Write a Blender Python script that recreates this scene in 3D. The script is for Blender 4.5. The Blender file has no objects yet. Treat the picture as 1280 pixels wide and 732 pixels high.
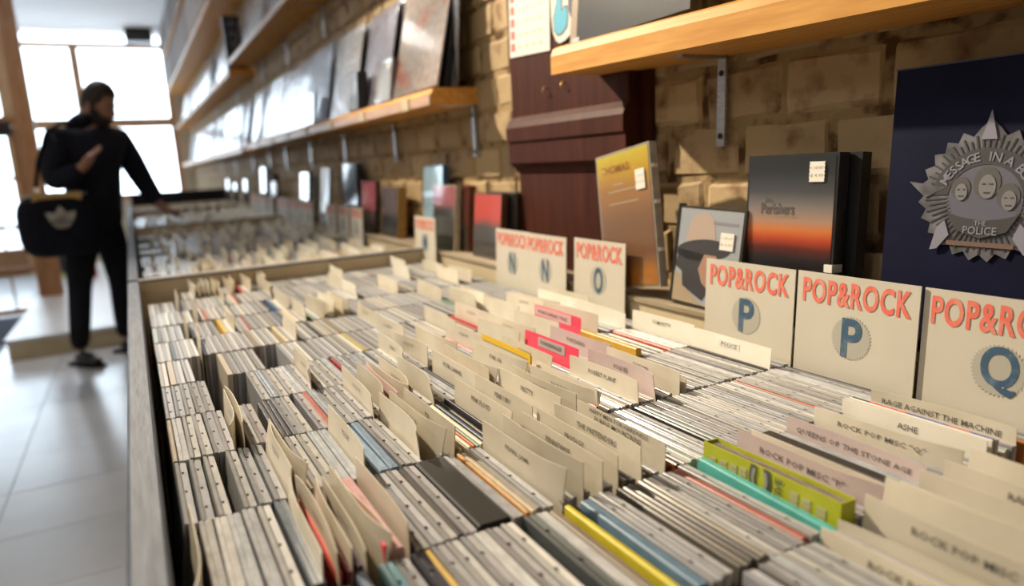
import bpy, bmesh, math, random
from mathutils import Vector, Matrix, Euler
R = math.radians
rnd = random.Random(7)
scene = bpy.context.scene
COL = scene.collection

# ---------------------------------------------------------------- camera, sky, lights, exposure
EYE = 1.17
FPX = 873.0
ROT = ((0.87727125, -0.13673333, 0.46010775),
       (-0.47698238, -0.14110729, 0.8675117),
       (-0.05369321, -0.98050636, -0.18900876))     # image axes (right, down, forward) in world
cam_data = bpy.data.cameras.new('camera')
cam = bpy.data.objects.new('camera', cam_data)
COL.objects.link(cam)
m = Matrix(((ROT[0][0], -ROT[0][1], -ROT[0][2], 0), (ROT[1][0], -ROT[1][1], -ROT[1][2], 0),
            (ROT[2][0], -ROT[2][1], -ROT[2][2], EYE), (0, 0, 0, 1)))
cam.matrix_world = m
cam_data.sensor_width = 36.0
cam_data.lens = FPX / 1280 * 36.0
cam_data.clip_start = 0.02
cam_data.dof.use_dof = True
cam_data.dof.focus_distance = 0.80
cam_data.dof.aperture_fstop = 2.8
scene.camera = cam
scene.view_settings.view_transform = 'Standard'
scene.view_settings.look = 'None'
scene.view_settings.gamma = 1.0
scene.view_settings.exposure = -0.42
world = bpy.data.worlds.new('daylight')
scene.world = world
world.use_nodes = True
world.node_tree.nodes['Background'].inputs[0].default_value = (0.80, 0.90, 1.0, 1)
world.node_tree.nodes['Background'].inputs[1].default_value = 8.0


def area_light(name, loc, size, power, color, target=None, spread=180):
    d = bpy.data.lights.new(name, 'AREA')
    d.shape = 'DISK'
    d.size = size
    d.energy = power
    d.color = color
    d.spread = R(spread)
    o = bpy.data.objects.new(name, d)
    COL.objects.link(o)
    o.location = loc
    if target:
        o.rotation_euler = (Vector(target) - Vector(loc)).to_track_quat('-Z', 'Y').to_euler()
    return o


area_light('halogen_light', (-0.55, 3.4, 3.05), 0.09, 50, (1.0, 0.85, 0.64), (0.8, 0.7, 1.1), 70)
area_light('halogen_light', (-0.95, 0.75, 3.05), 0.30, 6, (1.0, 0.90, 0.78), (0.5, 0.6, 0.9), 120)
area_light('fill_light', (-0.5, 6.0, 3.05), 0.5, 30, (1.0, 0.96, 0.92))  # unseen lamp added to brighten the far bins
for yy, pw in ((-0.4, 20), (2.2, 20), (5.0, 10)):
    area_light('fill_light', (-2.9, yy, 3.05), 0.6, pw, (1.0, 0.95, 0.89))  # unseen fill lamps, set well left to reach covers under the shelf

# ---------------------------------------------------------------- helpers


def in_view(x, y, z, margin=40):
    d = (x, y, z - EYE)
    c = [sum(ROT[k][i] * d[k] for k in range(3)) for i in range(3)]
    if c[2] < 0.05:
        return False
    u, v = c[0] / c[2] * FPX + 640, c[1] / c[2] * FPX + 366
    return -margin < u < 1280 + margin and -margin < v < 732 + margin


class MB:
    def __init__(s):
        s.v, s.f, s.m = [], [], []

    def add(s, verts, faces, mat=0, M=None):
        n = len(s.v)
        s.v += [tuple(M @ Vector(p)) if M else tuple(p) for p in verts]
        s.f += [tuple(n + i for i in f) for f in faces]
        s.m += [mat] * len(faces)
        return s

    def box(s, x0, x1, y0, y1, z0, z1, mat=0, M=None):
        v = [(x0, y0, z0), (x1, y0, z0), (x1, y1, z0), (x0, y1, z0), (x0, y0, z1), (x1, y0, z1), (x1, y1, z1), (x0, y1, z1)]
        f = [(0, 3, 2, 1), (4, 5, 6, 7), (0, 1, 5, 4), (1, 2, 6, 5), (2, 3, 7, 6), (3, 0, 4, 7)]
        return s.add(v, f, mat, M)

    def prism(s, pts, a0, a1, axis, mat=0, M=None):
        """extrude the 2D outline pts along an axis: 'x' -> pts are (y,z), 'y' -> (x,z), 'z' -> (x,y)"""
        def P(p, a):
            return {'x': (a, p[0], p[1]), 'y': (p[0], a, p[1]), 'z': (p[0], p[1], a)}[axis]
        n = len(pts)
        v = [P(p, a0) for p in pts] + [P(p, a1) for p in pts]
        f = [tuple(range(n - 1, -1, -1)), tuple(range(n, 2 * n))] + [(i, (i + 1) % n, n + (i + 1) % n, n + i) for i in range(n)]
        return s.add(v, f, mat, M)

    def tube(s, pts, r, n=8, mat=0, closed=False):
        pts = [Vector(p) for p in pts]
        rs = r if isinstance(r, (list, tuple)) else [r] * len(pts)
        base = len(s.v)
        for i, p in enumerate(pts):
            t = (pts[min(i + 1, len(pts) - 1)] - pts[max(i - 1, 0)]).normalized()
            u = t.orthogonal().normalized() if i == 0 else (u - t * u.dot(t)).normalized()
            w = t.cross(u)
            for k in range(n):
                a = 2 * math.pi * k / n
                s.v.append(tuple(p + (u * math.cos(a) + w * math.sin(a)) * rs[i]))
        for i in range(len(pts) - 1):
            for k in range(n):
                a, b = base + i * n + k, base + i * n + (k + 1) % n
                s.f.append((a, b, b + n, a + n))
                s.m.append(mat)
        s.f.append(tuple(base + k for k in range(n - 1, -1, -1)))
        s.f.append(tuple(base + (len(pts) - 1) * n + k for k in range(n)))
        s.m += [mat, mat]
        return s

    def mesh(s, name, mats=None, smooth=False):
        me = bpy.data.meshes.new(name)
        me.from_pydata(s.v, [], s.f)
        for q in (mats or []):
            me.materials.append(q)
        if mats and len(mats) > 1:
            me.polygons.foreach_set('material_index', s.m)
        bm = bmesh.new()
        bm.from_mesh(me)
        bmesh.ops.recalc_face_normals(bm, faces=bm.faces)
        bm.to_mesh(me)
        bm.free()
        if smooth:
            me.polygons.foreach_set('use_smooth', [True] * len(me.polygons))
        me.update()
        return me


def link(name, me, parent=None, loc=None, rot=None):
    o = bpy.data.objects.new(name, me)
    COL.objects.link(o)
    if parent:
        o.parent = parent
    if loc is not None:
        o.location = loc
    if rot is not None:
        o.rotation_euler = rot
    return o


def tag(o, label=None, cat=None, group=None, kind=None):
    if label:
        o['label'] = label
    if cat:
        o['category'] = cat
    if group:
        o['group'] = group
    if kind:
        o['kind'] = kind
    return o


def thing(name, label, cat, loc=(0, 0, 0), rot=(0, 0, 0), group=None):
    o = bpy.data.objects.new(name, None)
    o.empty_display_size = 0.05
    COL.objects.link(o)
    o.location = loc
    o.rotation_euler = rot
    return tag(o, label, cat, group)


def facing(lean=0.0, tilt=0.0, yaw=0.0):
    """items are modelled with their face to -y and read along +x; this turns the face to the aisle (-X)"""
    return (-lean, tilt, -math.pi / 2 + yaw)


# ---- materials


def mat(name, color=(0.5, 0.5, 0.5), rough=0.5, metal=0.0, spec=0.5, coat=0.0, emit=0.0, trans=0.0):
    q = bpy.data.materials.new(name)
    q.use_nodes = True
    b = q.node_tree.nodes['Principled BSDF']
    b.inputs['Base Color'].default_value = (*color, 1)
    b.inputs['Roughness'].default_value = rough
    b.inputs['Metallic'].default_value = metal
    b.inputs['Specular IOR Level'].default_value = spec
    b.inputs['Coat Weight'].default_value = coat
    b.inputs['Coat Roughness'].default_value = 0.08
    if emit:
        b.inputs['Emission Color'].default_value = (*color, 1)
        b.inputs['Emission Strength'].default_value = emit
    return q


def nodes(q):
    t = q.node_tree
    return t, t.nodes, t.links, t.nodes['Principled BSDF']


def noise_mat(name, c1, c2, scale=10, rough=0.6, bump=0.0, stretch=(1, 1, 1), detail=4, lo=0.35, hi=0.65, per_object=0.0, spec=0.4, coat=0.0, bscale=None):
    """two colours mixed by stretched noise, with bump and an optional per-object brightness"""
    q = mat(name, c1, rough, spec=spec, coat=coat)
    t, N, L, b = nodes(q)
    tc = N.new('ShaderNodeTexCoord')
    mp = N.new('ShaderNodeMapping')
    mp.inputs['Scale'].default_value = stretch
    L.new(tc.outputs['Object'], mp.inputs['Vector'])
    nz = N.new('ShaderNodeTexNoise')
    nz.inputs['Scale'].default_value = scale
    nz.inputs['Detail'].default_value = detail
    vec = mp.outputs[0]
    if per_object:
        oi = N.new('ShaderNodeObjectInfo')
        ad = N.new('ShaderNodeVectorMath')
        ad.operation = 'MULTIPLY_ADD'
        cb = N.new('ShaderNodeCombineXYZ')
        for k in range(3):
            L.new(oi.outputs['Random'], cb.inputs[k])
        ad.inputs[1].default_value = (37, 53, 71)
        L.new(cb.outputs[0], ad.inputs[0])
        L.new(vec, ad.inputs[2])
        vec = ad.outputs[0]
    L.new(vec, nz.inputs['Vector'])
    cr = N.new('ShaderNodeValToRGB')
    cr.color_ramp.elements[0].position = lo
    cr.color_ramp.elements[1].position = hi
    cr.color_ramp.elements[0].color = (*c1, 1)
    cr.color_ramp.elements[1].color = (*c2, 1)
    L.new(nz.outputs['Fac'], cr.inputs[0])
    out = cr.outputs[0]
    if per_object:
        hs = N.new('ShaderNodeHueSaturation')
        mr = N.new('ShaderNodeMapRange')
        mr.inputs['To Min'].default_value = 1 - per_object
        mr.inputs['To Max'].default_value = 1 + per_object
        L.new(oi.outputs['Random'], mr.inputs[0])
        L.new(mr.outputs[0], hs.inputs['Value'])
        L.new(out, hs.inputs['Color'])
        out = hs.outputs[0]
    L.new(out, b.inputs['Base Color'])
    if bump:
        bp = N.new('ShaderNodeBump')
        bp.inputs['Strength'].default_value = bump
        bp.inputs['Distance'].default_value = 0.004
        src = nz.outputs['Fac']
        if bscale:
            n2 = N.new('ShaderNodeTexNoise')
            n2.inputs['Scale'].default_value = bscale
            n2.inputs['Detail'].default_value = 5
            L.new(vec, n2.inputs['Vector'])
            src = n2.outputs['Fac']
        L.new(src, bp.inputs['Height'])
        L.new(bp.outputs[0], b.inputs['Normal'])
    return q


def ramp_mat(name, stops, axis=2, size=1.0, offset=0.0, rough=0.25, wobble=0.0, coat=0.3):
    """printed artwork: a colour ramp running along one local axis, bent by noise"""
    q = mat(name, (0.5, 0.5, 0.5), rough, coat=coat)
    t, N, L, b = nodes(q)
    tc = N.new('ShaderNodeTexCoord')
    sp = N.new('ShaderNodeSeparateXYZ')
    L.new(tc.outputs['Object'], sp.inputs[0])
    nz = N.new('ShaderNodeTexNoise')
    nz.inputs['Scale'].default_value = 14
    L.new(tc.outputs['Object'], nz.inputs['Vector'])
    a = N.new('ShaderNodeMath')
    a.operation = 'MULTIPLY_ADD'
    a.inputs[1].default_value = wobble * size
    L.new(nz.outputs['Fac'], a.inputs[0])
    L.new(sp.outputs[axis], a.inputs[2])
    mr = N.new('ShaderNodeMapRange')
    mr.inputs['From Min'].default_value = offset
    mr.inputs['From Max'].default_value = offset + size
    L.new(a.outputs[0], mr.inputs[0])
    cr = N.new('ShaderNodeValToRGB')
    e = cr.color_ramp.elements
    e[0].position, e[0].color = stops[0][0], (*stops[0][1], 1)
    e[1].position, e[1].color = stops[-1][0], (*stops[-1][1], 1)
    for p, c in stops[1:-1]:
        k = e.new(p)
        k.color = (*c, 1)
    L.new(mr.outputs[0], cr.inputs[0])
    L.new(cr.outputs[0], b.inputs['Base Color'])
    return q


def glass_mat(name, tint=(1, 1, 1), gloss=0.10, rough=0.02, wrinkle=0.0):
    q = bpy.data.materials.new(name)
    q.use_nodes = True
    t = q.node_tree
    N, L = t.nodes, t.links
    N.clear()
    out = N.new('ShaderNodeOutputMaterial')
    mx = N.new('ShaderNodeMixShader')
    tr = N.new('ShaderNodeBsdfTransparent')
    tr.inputs[0].default_value = (*tint, 1)
    gl = N.new('ShaderNodeBsdfGlossy')
    gl.inputs['Roughness'].default_value = rough
    lw = N.new('ShaderNodeLayerWeight')
    lw.inputs['Blend'].default_value = 0.5
    pw = N.new('ShaderNodeMath')
    pw.operation = 'POWER'
    pw.inputs[1].default_value = 4.5
    L.new(lw.outputs['Facing'], pw.inputs[0])
    ad = N.new('ShaderNodeMath')
    ad.operation = 'MULTIPLY_ADD'
    ad.inputs[1].default_value = 0.5 if wrinkle else 0.9
    ad.inputs[2].default_value = gloss
    ad.use_clamp = True
    L.new(pw.outputs[0], ad.inputs[0])
    if wrinkle:
        tc = N.new('ShaderNodeTexCoord')
        nz = N.new('ShaderNodeTexNoise')
        nz.inputs['Scale'].default_value = 9
        nz.inputs['Detail'].default_value = 3
        bp = N.new('ShaderNodeBump')
        bp.inputs['Strength'].default_value = wrinkle
        bp.inputs['Distance'].default_value = 0.02
        L.new(tc.outputs['Object'], nz.inputs['Vector'])
        L.new(nz.outputs['Fac'], bp.inputs['Height'])
        L.new(bp.outputs[0], gl.inputs['Normal'])
    L.new(ad.outputs[0], mx.inputs[0])
    L.new(tr.outputs[0], mx.inputs[1])
    L.new(gl.outputs[0], mx.inputs[2])
    L.new(mx.outputs[0], out.inputs[0])
    return q


def tint_mat(name, rough, spec=0.5, coat=0.0, bump=0.0):
    """colour read from the mesh attribute 'tint' (for joined stock), one colour per piece"""
    q = mat(name, (0.5, 0.5, 0.5), rough, spec=spec, coat=coat)
    t, N, L, b = nodes(q)
    at = N.new('ShaderNodeAttribute')
    at.attribute_name = 'tint'
    L.new(at.outputs['Color'], b.inputs['Base Color'])
    return q


def obj_mat(name, rough, spec=0.5, coat=0.0, grime=0.25):
    """colour from the object's own colour, lightly scuffed by noise"""
    q = mat(name, (0.5, 0.5, 0.5), rough, spec=spec, coat=coat)
    t, N, L, b = nodes(q)
    oi = N.new('ShaderNodeObjectInfo')
    tc = N.new('ShaderNodeTexCoord')
    nz = N.new('ShaderNodeTexNoise')
    nz.inputs['Scale'].default_value = 60
    ad = N.new('ShaderNodeVectorMath')
    L.new(tc.outputs['Object'], ad.inputs[0])
    cb = N.new('ShaderNodeCombineXYZ')
    for k in range(3):
        L.new(oi.outputs['Random'], cb.inputs[k])
    sc = N.new('ShaderNodeVectorMath')
    sc.operation = 'SCALE'
    sc.inputs['Scale'].default_value = 40
    L.new(cb.outputs[0], sc.inputs[0])
    L.new(sc.outputs[0], ad.inputs[1])
    L.new(ad.outputs[0], nz.inputs['Vector'])
    mr = N.new('ShaderNodeMapRange')
    mr.inputs['From Min'].default_value = 0.3
    mr.inputs['From Max'].default_value = 0.7
    mr.inputs['To Min'].default_value = 1 - grime
    mr.inputs['To Max'].default_value = 1 + grime * 0.4
    L.new(nz.outputs['Fac'], mr.inputs[0])
    hs = N.new('ShaderNodeHueSaturation')
    L.new(mr.outputs[0], hs.inputs['Value'])
    L.new(oi.outputs['Color'], hs.inputs['Color'])
    L.new(hs.outputs[0], b.inputs['Base Color'])
    return q


M = {}
M['brick'] = noise_mat('painted_brick', (0.18, 0.09, 0.042), (0.42, 0.305, 0.165), 16, 0.75, 0.55, detail=8, lo=0.30, hi=0.46, per_object=0.16, spec=0.25, bscale=45)
M['mortar'] = noise_mat('crumbling_mortar', (0.10, 0.055, 0.025), (0.34, 0.24, 0.125), 22, 0.9, 1.0, detail=8, lo=0.36, hi=0.48, spec=0.1, bscale=60)
M['pine'] = noise_mat('varnished_pine', (0.55, 0.25, 0.055), (0.72, 0.38, 0.10), 8, 0.5, 0.05, (12, 1.0, 12), 5, 0.3, 0.7, spec=0.15)
M['pine_pale'] = noise_mat('pale_pine', (0.42, 0.24, 0.13), (0.58, 0.36, 0.22), 8, 0.4, 0.05, (12, 1.0, 12), 5, 0.3, 0.7)
M['dark_wood'] = noise_mat('dark_stained_wood', (0.040, 0.011, 0.007), (0.072, 0.021, 0.012), 6, 0.55, 0.05, (9, 9, 0.8), 5, 0.3, 0.7, spec=0.08)
M['rail'] = noise_mat('grey_painted_wood', (0.066, 0.080, 0.112), (0.112, 0.132, 0.180), 14, 0.6, 0.25, (10, 1.2, 10), 6, 0.3, 0.7, spec=0.25)
M['bin_cream'] = noise_mat('cream_painted_board', (0.50, 0.41, 0.26), (0.60, 0.50, 0.33), 6, 0.55, 0.05)
M['bin_inside'] = noise_mat('bare_brown_board', (0.13, 0.06, 0.025), (0.20, 0.10, 0.04), 10, 0.7, 0.1)
M['tile'] = noise_mat('white_floor_tile', (0.60, 0.61, 0.64), (0.67, 0.68, 0.71), 3, 0.22, 0.02, per_object=0.04, spec=0.5)
M['grout'] = mat('grey_grout', (0.17, 0.17, 0.18), 0.8)
M['ceiling'] = mat('white_ceiling_paint', (0.86, 0.88, 0.91), 0.8)
M['plaster'] = noise_mat('cream_plaster', (0.60, 0.53, 0.42), (0.68, 0.60, 0.48), 5, 0.7, 0.05)
M['frame_wood'] = noise_mat('brown_window_timber', (0.28, 0.13, 0.05), (0.38, 0.19, 0.085), 6, 0.45, 0.05, (8, 8, 1), 4)
M['frame_lit'] = noise_mat('lit_brown_timber', (.50, .27, .13), (.62, .36, .18), 6, .45, .05, (8, 8, 1), 4)  # window timber lightened as if lit from indoors
M['glass'] = glass_mat('window_glass', (0.97, 0.99, 1.0), 0.02)
M['plastic_film'] = glass_mat('clear_plastic_film', (0.94, 0.94, 0.95), 0.09, 0.14, 0.35)
M['keeper'] = glass_mat('clear_keeper_plastic', (0.95, 0.95, 0.94), 0.03, 0.05)
M['steel'] = noise_mat('scratched_steel', (0.40, 0.40, 0.42), (0.55, 0.55, 0.57), 30, 0.35, 0.05, (4, 4, 20))
for nme in ('steel',):
    M[nme].node_tree.nodes['Principled BSDF'].inputs['Metallic'].default_value = 0.9
M['screw'] = mat('dark_screw', (0.02, 0.02, 0.025), 0.5, 0.4)
M['brass'] = mat('brass_hook', (0.75, 0.50, 0.18), 0.3, 0.9)
M['black'] = mat('black_plastic', (0.012, 0.012, 0.014), 0.35)
M['black_matt'] = mat('black_matt_board', (0.010, 0.010, 0.011), 0.8, spec=0.15)
M['card'] = noise_mat('cream_divider_plastic', (0.62, 0.56, 0.44), (0.70, 0.64, 0.52), 18, 0.42, 0.04, per_object=0.10, spec=0.4)
M['card_white'] = noise_mat('white_divider_plastic', (0.78, 0.74, 0.62), (0.84, 0.80, 0.69), 18, 0.35, 0.03, per_object=0.05, spec=0.5)
M['card_pink'] = noise_mat('pale_pink_divider_plastic', (0.70, 0.50, 0.46), (0.78, 0.58, 0.53), 18, 0.4, 0.03)
M['card_mauve'] = noise_mat('mauve_divider_plastic', (0.55, 0.44, 0.42), (0.63, 0.51, 0.48), 18, 0.4, 0.03)
M['hot_pink'] = mat('hot_pink_card', (0.86, 0.07, 0.13), 0.4)
M['yellow_card'] = mat('yellow_card', (0.80, 0.52, 0.03), 0.4)
M['ink'] = mat('black_print', (0.10, 0.095, 0.085), 0.6)
M['ink_soft'] = mat('faded_grey_print', (0.28, 0.26, 0.22), 0.6)
M['sign'] = noise_mat('beige_sign_card', (0.55, 0.51, 0.42), (0.59, 0.55, 0.46), 9, 0.6, 0.01)
M['sign_red'] = noise_mat('worn_red_print', (0.75, 0.15, 0.10), (0.70, 0.27, 0.19), 60, 0.6, 0, detail=8, lo=0.45, hi=0.7)
M['sign_blue'] = noise_mat('worn_blue_print', (0.045, 0.10, 0.17), (0.13, 0.20, 0.26), 70, 0.6, 0, detail=8, lo=0.5, hi=0.72)
M['sign_grey'] = mat('grey_burst_print', (0.42, 0.40, 0.34), 0.6)
M['paper'] = mat('white_paper', (0.74, 0.71, 0.63), 0.6)
M['tray'] = obj_mat('jewel_case_plastic', 0.28, 0.45, 0.05, 0.14)
M['shrink'] = obj_mat('shrink_wrapped_plastic', 0.18, 0.6, 0.25, 0.22)
M['inlay'] = obj_mat('printed_inlay', 0.5, 0.3)
M['cardboard'] = obj_mat('coloured_cardboard', 0.42, 0.4, 0.0, 0.15)
M['cover'] = obj_mat('record_cover_print', 0.35, 0.4, 0.2, 0.45)
M['spine'] = obj_mat('case_side', 0.3, 0.5, 0.0, 0.2)
M['stock_case'] = tint_mat('jewel_case_stock', 0.36, 0.4, 0.0)
M['stock_card'] = tint_mat('divider_stock', 0.45)

# ---- lettering
_text = {}


def text_mesh(body, w=None, h=None, bold=0.0, material=None, res=2, shear=0.0):
    """flat lettering, in the x-z plane, centred, facing -y, scaled to width w and/or height h"""
    key = (body, w, h, bold, material.name if material else '', shear)
    if key in _text:
        return _text[key]
    cu = bpy.data.curves.new('lettering', 'FONT')
    cu.body = body
    cu.size = 1.0
    cu.resolution_u = res
    cu.offset = bold
    cu.space_character = 1.12 if bold > .03 else 1.0
    cu.shear = shear
    cu.align_x = 'CENTER'
    cu.extrude = 0.0
    tmp = bpy.data.objects.new('lettering_source', cu)
    me = bpy.data.meshes.new_from_object(tmp)
    bpy.data.objects.remove(tmp)
    xs = [v.co.x for v in me.vertices]
    ys = [v.co.y for v in me.vertices]
    x0, x1, y0, y1 = min(xs), max(xs), min(ys), max(ys)
    sx = (w / (x1 - x0)) if w else None
    sy = (h / (y1 - y0)) if h else None
    sx = sx or sy
    sy = sy or sx
    for v in me.vertices:
        v.co = ((v.co.x - (x0 + x1) / 2) * sx, 0, (v.co.y - (y0 + y1) / 2) * sy)
    me.materials.clear()
    if material:
        me.materials.append(material)
    _text[key] = me
    return me


def flat(name, pts, y, material, parent, thick=0.0004):
    """a flat printed shape on a face: outline in local x-z, proud of the face by a hair"""
    return link(name, MB().prism(pts, y - thick, y, 'y').mesh(name, [material]), parent)


def ellipse(cx, cz, rx, rz, n=20, a0=0, a1=360, rot=0):
    out = []
    for i in range(n if a1 - a0 >= 360 else n + 1):
        a = R(a0 + (a1 - a0) * i / n)
        x, z = rx * math.cos(a), rz * math.sin(a)
        c, s_ = math.cos(R(rot)), math.sin(R(rot))
        out.append((cx + x * c - z * s_, cz + x * s_ + z * c))
    return out


ORD = 'zeroth first second third fourth fifth sixth seventh eighth ninth tenth eleventh twelfth thirteenth fourteenth fifteenth sixteenth seventeenth eighteenth nineteenth twentieth'.split()
TENS = {20: 'twenty', 30: 'thirty', 40: 'forty', 50: 'fifty'}


def ordinal(n):
    if n <= 20:
        return ORD[n]
    t = n // 10 * 10
    return (TENS[t] + '-' + ORD[n - t]) if n > t else {30: 'thirtieth', 40: 'fortieth', 50: 'fiftieth'}[t]


# ================================================================= SETTING
WALL = 0.85
CEIL = EYE + 1.95
FRONT = 11.2
# floor: grout bed with single tiles
fl = tag(link('floor', MB().box(-4.0, WALL + 0.1, -1.6, FRONT + 0.3, -0.12, -0.004).mesh('floor', [M['grout']])), kind='structure')
tiles = [MB().prism([(-.2055, -.2055), (.2055, -.2055), (.2055, .2055), (-.2055, .2055)], -0.006, 0.0, 'z').mesh('tile', [M['tile']])]
for i in range(-8, 2):
    for j in range(-6, 22):
        x, y = -0.57 + 0.415 * (i + 0.5), 2.33 + 0.415 * (j + 0.5)
        if x < -1.5 and y < 4.5:
            continue
        link('tile', tiles[0], fl, (x, y, rnd.uniform(-.0006, .0004)), (0, 0, rnd.choice((0, 1.5708, 3.1416))))
tag(link('ceiling', MB().box(-4.0, WALL + 0.1, -1.6, FRONT + 0.3, CEIL, CEIL + 0.1).mesh('ceiling', [M['ceiling']])), kind='structure')
tag(link('wall_left', MB().box(-4.1, -4.0, -1.6, FRONT + 0.3, 0, CEIL).mesh('wall_left', [M['plaster']])), kind='structure')
tag(link('wall_back', MB().box(-4.0, WALL, -1.7, -1.6, 0, CEIL).mesh('wall_back', [M['plaster']])), kind='structure')

# brick wall on the right: a mortar bed with every near brick its own piece
wr = tag(link('wall_right', MB().box(WALL + 0.005, WALL + 0.2, -1.6, FRONT + 0.3, 0, CEIL).mesh('wall_right', [M['mortar']])), kind='structure')
BW, BH = 0.163, 0.0875


def brick_mesh(seed, n=5, mm=3):
    r = random.Random(seed)
    w, h = BW - 0.008, BH - 0.008
    b = MB()
    ix, iz = [-.5, -.44, 0, .44, .5], [-.5, -.40, .40, .5]
    v, f = [], []
    for zz in iz:
        for xx in ix:
            edge = abs(xx) == .5 or abs(zz) == .5
            v.append((xx * w + r.uniform(-.005, .004), 0.007 if edge else r.uniform(-.002, .003), zz * h + r.uniform(-.0045, .004)))
    for k in range(len(iz) - 1):
        for i in range(len(ix) - 1):
            a = k * len(ix) + i
            f.append((a, a + 1, a + 1 + len(ix), a + len(ix)))
    b.add(v, f)
    return b


bricks = [brick_mesh(s).mesh('brick', [M['brick']]) for s in range(8)]
far_bricks = MB()
for row in range(0, 36):
    z = 0.03 + BH * row
    zc = z + EYE + 0.035 + BH / 2 - (0.03 + BH * 13)
    for i in range(-2, 70):
        y = 0.65 - BW / 2 + BW * i + (BW / 2 if row % 2 else 0)
        if y < 0.1 or y > FRONT or zc < 0.80 or zc > CEIL:
            continue
        near = (y < 4.6 and zc < 1.42) or (1.4 < y < 4.3 and zc < 1.80)
        if 1.06 < y < 1.42:
            continue
        if near:
            if not in_view(WALL, y, zc, 70):
                continue
            o = link('brick', bricks[rnd.randrange(8)], wr, (WALL, y, zc), facing(0, rnd.uniform(-.012, .012)))
            if rnd.random() < .5:
                o.rotation_euler = facing(0, math.pi + rnd.uniform(-.01, .01))
        else:
            M4 = Matrix.Translation((WALL, y, zc)) @ Euler(facing()).to_matrix().to_4x4()
            s_ = brick_mesh(rnd.randrange(8))
            far_bricks.add(s_.v, s_.f, 0, M4)
fb = tag(link('far_bricks', far_bricks.mesh('far_bricks', [M['brick']]), wr), kind='stuff')

# shop front: timber window at the far end, glazed door and partition to its left
wn = tag(link('window_1', MB().box(-1.30, -1.16, FRONT - .05, FRONT + .07, 0, CEIL).box(0.64, 0.71, FRONT - .05, FRONT + .07, 0, CEIL)
              .box(-1.16, 0.64, FRONT - .04, FRONT + .06, EYE + .70, EYE + .82).box(-1.16, 0.64, FRONT - .04, FRONT + .06, EYE + 1.74, EYE + 1.80)
              .box(-0.46, -0.36, FRONT - .04, FRONT + .06, EYE - .22, EYE + 1.74).box(-1.16, 0.64, FRONT - .04, FRONT + .06, 0.90, EYE - .20)
              .mesh('window_1', [M['frame_lit']])), kind='structure')
for (x0, x1, z0, z1) in ((-1.16, -.46, EYE - .2, EYE + .70), (-.36, .64, EYE - .2, EYE + .70), (-1.16, -.46, EYE + .82, EYE + 1.74), (-.36, .64, EYE + .82, EYE + 1.74), (-1.16, .64, EYE + 1.8, CEIL)):
    link('pane', MB().box(x0, x1, FRONT, FRONT + .006, z0, z1).mesh('pane', [M['glass']]), wn)
link('lower_panel', MB().box(-1.16, 0.64, FRONT - .02, FRONT + .05, 0, 0.90).mesh('lower_panel', [M['plaster']]), wn)
wf = tag(link('wall_far', MB().box(0.71, WALL + .1, FRONT - .05, FRONT + .1, 0, CEIL).box(-4.0, -3.6, FRONT - .05, FRONT + .1, 0, CEIL).mesh('wall_far', [M['plaster']])), kind='structure')
w2 = tag(link('window_2', MB().box(-3.6, -3.5, FRONT - .05, FRONT + .07, 0, CEIL).box(-2.45, -2.35, FRONT - .05, FRONT + .07, 0, CEIL).box(-3.5, -1.3, FRONT - .04, FRONT + .06, 0, .35)
              .box(-3.5, -1.3, FRONT - .04, FRONT + .06, EYE + 1.74, EYE + 1.80).mesh('window_2', [M['frame_wood']])), kind='structure')
for x0, x1 in ((-3.5, -2.45), (-2.35, -1.3)):
    for z0, z1 in ((.35, EYE + 1.74), (EYE + 1.8, CEIL)):
        link('pane', MB().box(x0, x1, FRONT, FRONT + .006, z0, z1).mesh('pane', [M['glass']]), w2)
# entrance screen at Y=7.7
DY = 7.7
tag(link('trim_1', MB().box(-.80, -.67, DY - .05, DY + .05, 0, CEIL).mesh('trim_1', [M['frame_wood']])), kind='structure')
dr = tag(link('door_1', MB().box(-.86, -.805, DY - .025, DY + .025, 0.01, EYE + .50).box(-1.75, -1.66, DY - .025, DY + .025, 0.01, EYE + .50)
              .box(-1.66, -.86, DY - .025, DY + .025, 0.01, 0.06).box(-1.66, -.86, DY - .025, DY + .025, EYE + .43, EYE + .50)
              .mesh('door_1', [M['frame_wood']])), kind='structure')
zs = [0.06, 0.42, 0.80, 1.23, EYE + .43]
for k in range(4):
    z0, z1 = zs[k], zs[k + 1]
    if k:
        link('glazing_bar', MB().box(-1.66, -.86, DY - .015, DY + .015, z0 - .018, z0 + .018).mesh('glazing_bar', [M['frame_wood']]), dr)
    for c in range(4):
        x1 = -.86 - c * .20
        link('pane', MB().box(x1 - .185, x1, DY - .003, DY + .003, z0 + .018, z1 - .018).mesh('pane', [M['glass']]), dr)
for c in range(1, 4):
    x1 = -.86 - c * .20
    link('glazing_bar', MB().box(x1, x1 + .015, DY - .012, DY + .012, .06, EYE + .43).mesh('glazing_bar', [M['frame_wood']]), dr)
link('door_closer', MB().box(-1.15, -.84, DY - .09, DY - .03, EYE + .44, EYE + .55).mesh('door_closer', [M['black']]), dr)
w3 = tag(link('window_3', MB().box(-4.0, -.80, DY - .03, DY + .03, EYE + .52, EYE + .60).box(-1.86, -1.76, DY - .03, DY + .03, 0, CEIL).box(-4.0, -1.86, DY - .03, DY + .03, 0, .3)
              .box(-2.95, -2.88, DY - .03, DY + .03, 0.3, CEIL).mesh('window_3', [M['frame_wood']])), kind='structure')
for (x0, x1, z0, z1) in ((-1.76, -.80, EYE + .60, CEIL), (-2.88, -1.86, .3, EYE + .52), (-4.0, -2.95, .3, EYE + .52), (-2.88, -1.86, EYE + .6, CEIL), (-4.0, -2.95, EYE + .6, CEIL)):
    link('pane', MB().box(x0, x1, DY - .003, DY + .003, z0, z1).mesh('pane', [M['glass']]), w3)
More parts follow.
